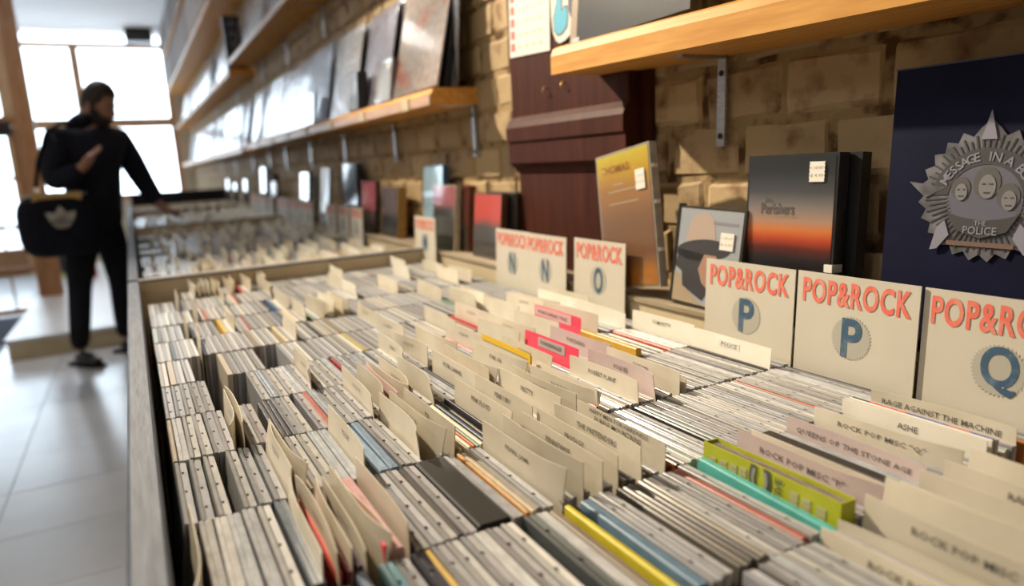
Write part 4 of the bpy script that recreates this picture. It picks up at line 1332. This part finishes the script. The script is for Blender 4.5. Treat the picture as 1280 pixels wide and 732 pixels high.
shelf(-.35, 1.135, .146, .050, 'thick varnished pine shelf nearest the camera, above the sunset case', .708, lip=False, tilt=R(1.4), brackets=(.84,), round_=.018)
shelf(1.74, 5.03, .146, .045, 'long pine shelf of records on the wall, left of the dark panel', .718, brackets=(1.75, 2.40, 3.05, 3.70, 4.35, 4.9), tags=8)
shelf(5.10, 11.05, .135, .045, 'lower record shelf at the far end of the wall, by the window', .705, brackets=(5.6, 6.6, 7.6))
shelf(2.0, 5.10, .70, .045, 'upper record shelf on the wall, running out of the photo', .690, lip=True, brackets=(2.4, 3.2, 4.0, 4.8))
shelf(5.16, 11.05, .645, .045, 'middle record shelf at the far end of the wall', .69, brackets=(6.0, 7.5))
shelf(5.16, 11.05, 1.13, .045, 'topmost record shelf at the far end of the wall', .64, brackets=(6.0, 7.5))

# ---- records on the shelves
LP = .315
LPBOX = MB().box(-LP / 2, LP / 2, 0, .0035, 0, LP).mesh('record_cover', [M['cover']])
LPFILM = MB().box(-LP / 2 - .003, LP / 2 + .003, -.0012, -.0006, 0, LP + .004).mesh('plastic_sleeve', [M['plastic_film']])
crink = noise_mat('collage_print', (.62, .16, .06), (.52, .50, .49), 7, .3, 0, detail=5, lo=.38, hi=.46, coat=.3)
COVERS = [(.62, .60, .58), (.70, .70, .70), (.42, .42, .46), (.55, .50, .52), (.30, .30, .34), (.66, .62, .55), (.10, .10, .11), (.48, .36, .34), (.25, .30, .36)]


def record(label, y_left, shelf_z, X, lean, col, tilt=0.0, group=None, yaw=0.0):
    o = thing('record', label, 'record', (X, y_left - LP / 2, EYE + shelf_z + LP / 2 * abs(math.sin(tilt))), facing(lean, tilt, yaw), group)
    c = link('record_cover', LPBOX, o)
    o.rotation_euler.z += lr.uniform(-.05, .05)
    o.rotation_euler.x -= lr.uniform(0, .05)
    c.color = (*col, 1)
    link('plastic_sleeve', LPFILM, o)
    return o


lr = random.Random(5)
S1 = .192
# right-hand stack on the long shelf
for k in range(4):
    record('%s record of the stack at the right end of the long pine shelf' % ('front', 'second', 'third', 'rearmost')[k], 2.09 - .018 * k, S1, .748 + .015 * k, .20 - .045 * k, ((.45, .44, .44), (.06, .06, .07), (.22, .22, .23), (.12, .12, .13))[k])
fr = record('crinkled clear sleeve with an orange and grey collage, right end of long shelf', 2.075, S1, .737, .225, (.5, .4, .35), R(-1.5))
fr.children[0].data = LPBOX.copy()
fr.children[0].data.materials[0] = crink
names = ['lavender grey record', 'white record', 'grey record', 'off-white record', 'pale record with dark top', 'bluish record', 'faded record', 'silver record', 'dull white record']
pos = [2.50, 2.87, 3.30, 3.62, 3.96, 4.30, 4.64, 4.98]
for k, y_ in enumerate(pos):
    col = [(.40, .38, .45), (.66, .64, .60), (.30, .29, .31), (.52, .52, .55), (.70, .70, .70), (.45, .47, .52), (.60, .60, .62), (.66, .66, .66)][k]
    record('%s in plastic, %s from the right on the long pine shelf' % (('lavender grey', 'white', 'dark grey', 'pale grey', 'white', 'bluish grey', 'pale grey', 'white')[k] + ' record', ordinal(k + 2)), y_, S1, .752 - .003 * (k % 2), .20, col, R(lr.uniform(-2, 1)))
    record('record half hidden behind the %s one on the long pine shelf' % ordinal(k + 2), y_ - .03, S1, .790, .12, lr.choice(COVERS), 0)
o = ledge_case('compact_disc_case', 'small pale CD case leaning in front of the records, right on the long shelf', 'disc case', 2.225, .142, .125, .011, art('pale_cd', (.42, .43, .50), (.50, .48, .45)), .724, .16, 0, (.25, .25, .27), z=EYE + S1)
price_tag(o, .045, -.0026, .105)
ledge_case('disc_case', 'small black sided case beside the lavender grey record', 'disc case', 2.53, .12, .125, .035, art('blk_side', (.35, .35, .42), (.4, .42, .5)), .724, .05, 0, (.012, .012, .014), z=EYE + S1)
ledge_case('disc_case', 'small white case in front of the white and dark grey records', 'disc case', 3.20, .13, .125, .012, art('wh_small', (.6, .62, .66), (.6, .6, .6)), .724, .1, 0, (.05, .05, .06), z=EYE + S1)

for (zs_, y0, y1, X, nm, xs) in ((.75, 2.2, 5.0, .735, 'upper record shelf', 0), (.182, 5.2, 10.8, .750, 'far lower record shelf', 1), (.692, 5.25, 10.8, .735, 'far middle record shelf', 2)):
    y, k = y0 + LP, 0
    while y < y1:
        k += 1
        record('%s in a sleeve, %s from the near end of the %s' % (lr.choice(('pale record', 'record')), ordinal(k), nm), y, zs_, X, .19, lr.choice(COVERS[:6]), R(lr.uniform(-3, 3)))
        if k % 2 or xs == 3:
            record('record half hidden behind the %s one on the %s' % (ordinal(k), nm), y + .04, zs_, X + .035, .10, lr.choice(COVERS))
        y += LP + (lr.uniform(.004, .02) if lr.random() < .8 else .10)
packed, packed_tint = MB(), []
for z0 in (1.177, 1.597):
    y = 5.22
    while y < 10.9:
        t_ = lr.choice((.003, .004, .005, .007))
        x0 = .645 + lr.uniform(-.012, .012)
        packed.box(x0, x0 + .20, y, y + t_ - .0006, EYE + z0, EYE + z0 + LP - lr.uniform(0, .006))
        c_ = lr.choice(((.72, .70, .70), (.60, .58, .58), (.78, .76, .75), (.52, .50, .52), (.66, .60, .55), (.35, .35, .4)))
        packed_tint.extend([c_] * 6)
        y += t_ + (0 if lr.random() < .99 else .05)
stock('packed_records', packed, packed_tint, tint_mat('record_spines', .5), 'rows of records packed spine out on the topmost shelves by the window', 'records')
shelf(5.16, 11.05, 1.55, .045, 'highest board of the record shelving just under the ceiling', xf=.64, brackets=(6.0, 7.5))
# record on the near shelf
nl = thing('record', 'dark grey record with a pale edge standing on the near pine shelf', 'record', (.745, 1.125 - LP / 2, EYE + .197), facing(.12, R(-.5)))
link('record_cover', MB().box(-LP / 2, LP / 2, 0, .006, 0, LP).mesh('record_cover', [noise_mat('slate_print', (.050, .055, .070), (.085, .090, .11), 5, .3, coat=.3)]), nl)
link('pale_edge', MB().box(-LP / 2, -LP / 2 + .020, -.0005, 0, .006, LP).mesh('pale_edge', [mat('pale_print_edge', (.48, .36, .27), .4)]), nl)
link('plastic_sleeve', MB().box(-LP / 2 - .003, LP / 2 + .003, -.0016, -.0010, 0, LP + .004).mesh('plastic_sleeve', [M['keeper']]), nl)
link('corner_label', MB().box(-LP / 2 + .006, -LP / 2 + .03, -.0009, -.0004, .002, .012).mesh('corner_label', [M['steel']]), nl)
# dark boxed set closing the far topmost shelf, and the post on the wall
db = thing('boxed_set', 'tall dark blue box with pale spine squares on the middle far shelf end', 'boxed set', (.705, 5.30, EYE + .692), (0, 0, 0))
link('box_body', MB().box(0, .11, 0, .05, 0, .36).mesh('box_body', [mat('ink_blue_card', (.018, .024, .05), .4)]), db)
for k in range(5):
    link('spine_square', MB().box(.03, .08, -.001, 0, .03 + .065 * k, .07 + .065 * k).mesh('spine_square', [mat('steel_blue_print', (.10, .14, .20), .4)]), db)
po = thing('wall_post', 'dark wooden post on the brick wall beyond the white cases', 'post', (WALL, 4.95, RIM + .003))
link('post_board', MB().box(-.03, .004, -.22, .22, 0, .226).mesh('post_board', [M['dark_wood']]), po)
link('post_notice', MB().box(-.033, -.03, -.10, .16, .10, .20).mesh('post_notice', [mat('grey_notice', (.22, .2, .21), .6)]), po)

# ================================================================= THE MAN


def skin_mesh(name, nodes_, edges, material, sub=2, root=0):
    """grow a smooth surface round a skeleton of (point, radius) nodes"""
    me = bpy.data.meshes.new(name)
    me.from_pydata([n[0] for n in nodes_], edges, [])
    o = bpy.data.objects.new(name + '_skeleton', me)
    COL.objects.link(o)
    md = o.modifiers.new('skin', 'SKIN')
    md.use_smooth_shade = True
    if not me.skin_vertices:
        bm = bmesh.new()
        bm.from_mesh(me)
        bm.verts.layers.skin.verify()
        bm.to_mesh(me)
        bm.free()
    sv = me.skin_vertices[0].data
    for i, n in enumerate(nodes_):
        r_ = n[1]
        sv[i].radius = r_ if isinstance(r_, (tuple, list)) else (r_, r_)
        sv[i].use_root = (i == root)
    ss = o.modifiers.new('sub', 'SUBSURF')
    ss.levels = ss.render_levels = sub
    dg = bpy.context.evaluated_depsgraph_get()
    out = bpy.data.meshes.new_from_object(o.evaluated_get(dg))
    bpy.data.objects.remove(o)
    out.name = name
    out.materials.clear()
    out.materials.append(material)
    out.polygons.foreach_set('use_smooth', [True] * len(out.polygons))
    return out


PX, PY = -.26, 5.25
man = thing('person', 'man in dark hooded jacket and trousers browsing the bins, hand at chest', 'person', (PX, PY, 0))
skin = noise_mat('man_skin', (.34, .17, .11), (.42, .22, .15), 20, .5)
cloth = noise_mat('navy_jacket_cloth', (.010, .012, .022), (.016, .018, .030), 60, .85, .2, spec=.2)
trou = noise_mat('black_trouser_cloth', (.008, .009, .014), (.013, .014, .020), 60, .85, .2, spec=.2)
hairm = noise_mat('dark_brown_hair', (.018, .012, .009), (.035, .024, .018), 120, .6, .3)
F = Vector((.80, -.60, 0))           # the way he faces
RT = Vector((-.60, -.80, 0))         # his right


def W(x, y, z):
    return (x - PX, y - PY, z)


pel, chest_, neck_ = Vector(W(-.215, 5.27, .93)), Vector(W(-.185, 5.27, 1.33)), Vector(W(-.155, 5.26, 1.50))
head_c = Vector(W(-.100, 5.23, 1.635))
shR, shL = Vector(W(-.345, 5.13, 1.425)), Vector(W(-.01, 5.37, 1.415))
elR, waR = Vector(W(-.405, 5.02, 1.16)), Vector(W(-.225, 4.98, 1.255))
elL, waL = Vector(W(.085, 5.33, 1.16)), Vector(W(.165, 5.24, .985))
hipR, hipL = Vector(W(-.300, 5.20, .90)), Vector(W(-.150, 5.34, .90))
knR, knL = Vector(W(-.365, 5.17, .50)), Vector(W(-.140, 5.36, .50))
anR, anL = Vector(W(-.425, 5.21, .09)), Vector(W(-.160, 5.40, .09))

# body: one continuous skin from head to hands and ankles
bn, be = [], []


def node(p, r_, parent=None):
    bn.append((tuple(p), r_))
    if parent is not None:
        be.append((parent, len(bn) - 1))
    return len(bn) - 1


b0 = node(pel, .12)
b1 = node(pel.lerp(chest_, .55), .115, b0)
b2 = node(chest_, .13, b1)
b3 = node(neck_ + Vector((0, 0, -.03)), .062, b2)
b4 = node(neck_ + Vector((.012, -.01, .05)), .056, b3)
hF = Vector((.62, -.42, -.28)).normalized()   # head turned and bowed towards the bins
hU = Vector((.24, -.17, .95)).normalized()
hR = hF.cross(hU).normalized()
b5 = node(head_c - hU * .035 - hF * .018, .056, b4)
for sh, el, wa, s_ in ((shR, elR, waR, 1), (shL, elL, waL, -1)):
    a = node(sh, .058, b2)
    e_ = node(el, .043, node(sh.lerp(el, .5), .050, a))
    w_ = node(wa, .029, node(el.lerp(wa, .4), .040, e_))
    d = (wa - el).normalized()
    if s_ == 1:
        d = (d + Vector((.1, -.25, .75))).normalized()
        side = Vector((.30, -.9, .1))
        curl = Vector((.75, .35, .15))
    else:
        d = (d * .6 + Vector((.75, -.15, -.10))).normalized()
        side = Vector((.1, -.95, .1))
        curl = Vector((.1, 0, -.9))
    side = (side - d * side.dot(d)).normalized()
    palm = node(wa + d * .045, (.036, .026), w_)
    kn = node(wa + d * .085, (.040, .022), palm)
    for k, (off, ln) in enumerate(((-.030, .070), (-.010, .080), (.010, .076), (.029, .060))):
        p0 = wa + d * .092 + side * off
        f1 = node(p0, .0095, kn)
        f2 = node(p0 + d * ln * .45 + curl * .008, .0088, f1)
        f3 = node(p0 + d * ln * .72 + curl * .030, .0080, f2)
    t1 = node(wa + d * .040 - side * .036, .0125, palm)
    t2 = node(wa + d * .075 - side * .056 + curl * .012, .0105, t1)
    t3 = node(wa + d * .098 - side * .058 + curl * .026, .0085, t2)
for hp, kn_, an_ in ((hipR, knR, anR), (hipL, knL, anL)):
    a = node(hp, .085, b0)
    k_ = node(kn_, .055, node(hp.lerp(kn_, .5), .072, a))
    node(an_, .038, node(kn_.lerp(an_, .4), .052, k_))


def gauss(x, c, w):
    return math.exp(-((x - c) / w) ** 2)


def head_point(a, t, off=0.0):
    """point of the sculpted head: azimuth a from the face, polar angle t from the crown"""
    r_, f_, u_ = .079 * math.sin(t) * math.sin(a), .101 * math.sin(t) * math.cos(a), .128 * math.cos(t)
    low = max(0.0, -u_ / .128)
    r_ *= 1 - .30 * low ** 1.4
    if f_ < 0:
        f_ *= 1 - .30 * low
    front = max(0.0, math.cos(a)) ** 1.5 * math.sin(t)
    f_ += front * (.027 * gauss(r_, 0, .011) * gauss(u_, -.030, .020) + .012 * gauss(r_, 0, .009) * gauss(u_, .0, .022)
                   + .006 * gauss(u_, .030, .012) * gauss(r_, 0, .05) - .010 * (gauss(r_, .032, .014) + gauss(r_, -.032, .014)) * gauss(u_, .010, .012)
                   + .006 * gauss(r_, 0, .022) * gauss(u_, -.068, .007) + .005 * gauss(r_, 0, .020) * gauss(u_, -.080, .006)
                   + .013 * gauss(r_, 0, .026) * gauss(u_, -.106, .018))
    r_ += math.copysign(.005, r_) * gauss(abs(a), .95, .3) * gauss(u_, -.018, .02) if r_ else 0
    p = head_c + hR * r_ + hF * f_ + hU * u_
    n_ = (hR * (r_ / .079 ** 2) + hF * (f_ / .101 ** 2) + hU * (u_ / .128 ** 2)).normalized()
    return p + n_ * off, r_, f_, u_


NA, NT = 56, 36


def head_shell(keep=None, off=None):
    """the head surface, or a thick patch of it (hair, beard) where keep() holds"""
    vv, val = [], []
    for i in range(NT + 1):
        for k in range(NA):
            a, t = 2 * math.pi * k / NA - math.pi, math.pi * (.015 + .97 * i / NT)
            _, r_, f_, u_ = head_point(a, t)
            o_ = off(a, r_, f_, u_) if off else 0
            vv.append(tuple(head_point(a, t, o_)[0]))
            val.append(keep(a, r_, f_, u_) if keep else True)
    ff = []
    for i in range(NT):
        for k in range(NA):
            q = (i * NA + k, i * NA + (k + 1) % NA, (i + 1) * NA + (k + 1) % NA, (i + 1) * NA + k)
            if all(val[x_] for x_ in q):
                ff.append(q)
    ff.append(tuple(range(NA))) if val[0] else None
    if not keep:
        ff.append(tuple(NT * NA + k for k in range(NA - 1, -1, -1)))
    return vv, ff


body_me = skin_mesh('body', bn, be, skin, 2, 0)
bm = bmesh.new()
bm.from_mesh(body_me)
tmp = bpy.data.meshes.new('head_tmp')
vv, ff = head_shell()
tmp.from_pydata(vv, [], ff)
bm.from_mesh(tmp)
for sg in (-1, 1):
    eb = MB()
    for i in range(9):
        for k in range(12):
            t, a = math.pi * i / 8, 2 * math.pi * k / 12
            eb.v.append(tuple(head_c + hR * sg * (.080 + .008 * math.sin(t) * math.cos(a)) - hF * (.010 - .019 * math.sin(t) * math.sin(a)) - hU * (.008 - .033 * math.cos(t))))
    for i in range(8):
        for k in range(12):
            eb.f.append((i * 12 + k, i * 12 + (k + 1) % 12, (i + 1) * 12 + (k + 1) % 12, (i + 1) * 12 + k))
    t2 = bpy.data.meshes.new('ear_tmp')
    t2.from_pydata(eb.v, [], eb.f)
    bm.from_mesh(t2)
    bpy.data.meshes.remove(t2)
bmesh.ops.recalc_face_normals(bm, faces=bm.faces)
bm.to_mesh(body_me)
bm.free()
bpy.data.meshes.remove(tmp)
body_me.polygons.foreach_set('use_smooth', [True] * len(body_me.polygons))
body = link('body', body_me, man)


def ellipsoid(c, ax, n=12, mth=8):
    b = MB()
    vv = []
    for i in range(mth + 1):
        t = math.pi * i / mth
        for k in range(n):
            a = 2 * math.pi * k / n
            vv.append(tuple(Vector(c) + ax[0] * math.sin(t) * math.cos(a) + ax[1] * math.sin(t) * math.sin(a) + ax[2] * math.cos(t)))
    ff = []
    for i in range(mth):
        for k in range(n):
            ff.append((i * n + k, i * n + (k + 1) % n, (i + 1) * n + (k + 1) % n, (i + 1) * n + k))
    b.add(vv, ff)
    return b


for s_ in (-1, 1):
    link('eye', ellipsoid(head_c + hF * .083 + hR * s_ * .032 + hU * .008, (hR * .012, hF * .010, hU * .006)).mesh('eye', [mat('eye_dark', (.03, .02, .018), .3)], True), body)
    link('eyebrow', ellipsoid(head_c + hF * .092 + hR * s_ * .032 + hU * .028, (hR * .018, hF * .008, hU * .004)).mesh('eyebrow', [hairm], True), body)
link('mouth', ellipsoid(head_c + hF * .094 - hU * .074, (hR * .022, hF * .010, hU * .005)).mesh('mouth', [mat('lip', (.30, .12, .10), .5)], True), body)
hq = random.Random(3)


def patch(name, keep, off):
    vv, ff = head_shell(keep, off)
    me = bpy.data.meshes.new(name)
    me.from_pydata(vv, [], ff)
    bm = bmesh.new()
    bm.from_mesh(me)
    bmesh.ops.delete(bm, geom=[v for v in bm.verts if not v.link_faces], context='VERTS')
    bmesh.ops.recalc_face_normals(bm, faces=bm.faces)
    bmesh.ops.solidify(bm, geom=bm.faces[:], thickness=.010)
    bm.to_mesh(me)
    bm.free()
    me.materials.append(hairm)
    me.polygons.foreach_set('use_smooth', [True] * len(me.polygons))
    return link(name, me, man)


def hair_line(a):
    x = abs(a)
    return .072 if x < .75 else .072 - (x - .75) * .16 if x < 1.25 else -.008 - max(0, x - 1.6) * .045


patch('hair', lambda a, r_, f_, u_: u_ > hair_line(a), lambda a, r_, f_, u_: .007 + .022 * max(0, u_ / .128) ** 2 * (1 + .7 * max(0, f_) / .1) + hq.uniform(-.0015, .0025))
patch('beard', lambda a, r_, f_, u_: abs(a) < 1.62 and u_ < (-.050 if abs(a) < .55 else -.052 + (abs(a) - .55) * .075) and u_ > -.124, lambda a, r_, f_, u_: .007 + .008 * gauss(u_, -.10, .03) + hq.uniform(-.001, .002))
# jacket
jn, je = [], []


def jnode(p, r_, parent=None):
    jn.append((tuple(p), r_))
    if parent is not None:
        je.append((parent, len(jn) - 1))
    return len(jn) - 1


j0 = jnode(pel + Vector((0, 0, -.10)), (.165, .185))
j1 = jnode(pel + Vector((0, 0, .06)), (.170, .19), j0)
j2 = jnode(pel.lerp(chest_, .6), (.175, .20), j1)
j3 = jnode(chest_, (.170, .205), j2)
j4 = jnode(chest_.lerp(neck_, .55), (.115, .15), j3)
j5 = jnode(neck_ + Vector((-.015, .01, -.005)), (.088, .090), j4)
for sh, el, wa in ((shR, elR, waR), (shL, elL, waL)):
    a = jnode(sh, .102, j3)
    e_ = jnode(el, .074, jnode(sh.lerp(el, .5), .088, a))
    jnode(wa - (wa - el).normalized() * .005, .050, jnode(el.lerp(wa, .5), .066, e_))
link('jacket', skin_mesh('jacket', jn, je, cloth, 2, 0), man)
hd = MB()
hb = neck_ + Vector((-.055, .035, .015))
for q in (ellipsoid(hb, (Vector((.075, -.045, 0)), Vector((.05, .075, 0)), Vector((0, 0, .075))), 16, 10), ellipsoid(hb + Vector((.02, -.04, .03)), (Vector((.065, -.045, 0)), Vector((.045, .075, 0)), Vector((0, 0, .055))), 16, 10)):
    hd.add(q.v, q.f)
link('hood', hd.mesh('hood', [cloth], True), man)
tn, te = [], []


def tnode(p, r_, parent=None):
    tn.append((tuple(p), r_))
    if parent is not None:
        te.append((parent, len(tn) - 1))
    return len(tn) - 1


t0 = tnode(pel + Vector((0, 0, .01)), (.125, .15))
tnode(pel + Vector((0, 0, .14)), (.115, .135), t0)
for hp, kn_, an_ in ((hipR, knR, anR), (hipL, knL, anL)):
    a = tnode(hp - Vector((0, 0, .08)), .100, t0)
    k_ = tnode(kn_, .072, tnode(hp.lerp(kn_, .55), .092, a))
    tnode(an_ + Vector((0, 0, .01)), .058, tnode(kn_.lerp(an_, .45), .068, k_))
link('trousers', skin_mesh('trousers', tn, te, trou, 2, 0), man)
for an_, d in ((anR, Vector((.62, -.75, 0)).normalized()), (anL, Vector((.85, -.5, 0)).normalized())):
    g = Vector((an_.x, an_.y, 0))
    up = Vector((0, 0, 1))
    sm = skin_mesh('shoe', [(tuple(g - d * .055 + up * .045), (.040, .045)), (tuple(g + d * .02 + up * .050), (.045, .048)), (tuple(g + d * .10 + up * .038), (.044, .036)), (tuple(g + d * .17 + up * .030), (.034, .026)), (tuple(g + up * .10), .047)],
                   [(0, 1), (1, 2), (2, 3), (1, 4)], M['black'], 2, 1)
    zmin = min(v.co.z for v in sm.vertices)
    for v in sm.vertices:
        v.co.z = max(v.co.z, .004) if zmin < .004 else v.co.z - zmin + .004
    sh_ = link('shoe', sm, man)
    sq = Vector((-d.y, d.x, 0))
    out = [g - d * .095 - sq * .03, g - d * .095 + sq * .03, g + d * .09 + sq * .045, g + d * .19 + sq * .028, g + d * .205, g + d * .19 - sq * .028, g + d * .09 - sq * .045]
    link('sole', MB().prism([(p.x, p.y) for p in out], .001, .018, 'z').mesh('sole', [M['black_matt']]), sh_)

# his shoulder bag (a thing of its own): faces the camera, trefoil on the side
bagc = Vector((-.395, 5.00, .92))
bf = Vector((.10, -.99, 0)).normalized()
bag = thing('shoulder_bag', 'dark duffel bag with a pale three-leaf emblem hanging at the man\'s hip', 'bag', bagc, (0, 0, math.atan2(bf.y, bf.x) + math.pi / 2))
bagm = noise_mat('black_nylon', (.006, .007, .014), (.010, .011, .019), 40, .75, .1, spec=.15)
b = MB()
vv, ff = [], []
NU, NV = 24, 14
for i in range(NV + 1):
    t = math.pi * (i / NV - .5)
    for k in range(NU):
        a = 2 * math.pi * k / NU
        def pw(q, e):
            return math.copysign(abs(q) ** e, q)
        vv.append((.215 * pw(math.cos(t), .45) * pw(math.cos(a), .6), .11 * pw(math.cos(t), .45) * pw(math.sin(a), .7), .185 * pw(math.sin(t), .6)))
for i in range(NV):
    for k in range(NU):
        ff.append((i * NU + k, i * NU + (k + 1) % NU, (i + 1) * NU + (k + 1) % NU, (i + 1) * NU + k))
b.add(vv, ff)
link('bag_body', b.mesh('bag_body', [bagm], True), bag)
link('top_panel', MB().box(-.12, .13, -.085, -.02, .150, .196).mesh('top_panel', [mat('gold_foil', (.42, .30, .12), .3, .6)]), bag)
link('zip', MB().tube([(-.16, -.02, .182), (0, -.02, .194), (.16, -.02, .182)], .006, 6).mesh('zip', [M['steel']], True), bag)
pale = mat('pale_emblem_print', (.42, .41, .38), .5)
em = MB()
def leaf(rot, ln, wd, bx=0.0):
    pts = []
    for k in range(13):
        t = k / 12
        pts.append((wd * math.sin(math.pi * t ** .8), ln * t))
    for k in range(11, 0, -1):
        t = k / 12
        pts.append((-wd * math.sin(math.pi * t ** .8), ln * t))
    c, s_ = math.cos(R(rot)), math.sin(R(rot))
    return [(bx + x * c + z * s_, -x * s_ + z * c) for x, z in pts]
for rot, ln, wd in ((0, .100, .030), (-50, .100, .029), (50, .100, .029)):
    q = [(x, z - .0) for x, z in leaf(rot, ln, wd) if z > .018 or True]
    em.prism([(x, max(z, .012)) for x, z in q], -.1135, -.112, 'y')
for k in range(3):
    zz = .004 - .012 * k
    ww = .058 - .010 * k
    em.prism([(-ww, zz + .003), (-ww * .5, zz - .001), (0, zz - .003), (ww * .5, zz - .001), (ww, zz + .003), (ww * .92, zz - .005), (ww * .5, zz - .009), (0, zz - .011), (-ww * .5, zz - .009), (-ww * .92, zz - .005)], -.1135, -.112, 'y')
link('emblem', em.mesh('emblem', [pale]), bag, (.01, 0, .02))
Ri = bag.rotation_euler.to_matrix().inverted()
def loc_(p):
    return tuple(Ri @ (Vector(p) - bagc))
shw = Vector((PX, PY, 0))
pts = [loc_(bagc + Vector((-.19, .02, .10))), loc_(Vector((-.50, 5.05, 1.10))), loc_(Vector((-.455, 5.05, 1.30))), loc_(Vector((-.385, 5.06, 1.475))), loc_(Vector((-.30, 5.16, 1.535))), loc_(Vector((-.26, 5.30, 1.50)))]
link('strap', MB().tube(pts, .013, 6).mesh('strap', [bagm], True), bag)
pts = [loc_(bagc + Vector((.17, .02, .12))), loc_(Vector((-.26, 5.02, 1.15))), loc_(Vector((-.32, 5.03, 1.32))), loc_(Vector((-.37, 5.05, 1.46)))]
link('strap', MB().tube(pts, .013, 6).mesh('strap', [bagm], True), bag)
link('buckle', MB().box(-.015, .015, -.02, -.012, -.015, .015).mesh('buckle', [mat('bright_buckle', (.8, .84, .9), .12, .9)]), bag, loc_(Vector((-.485, 5.03, 1.135))))
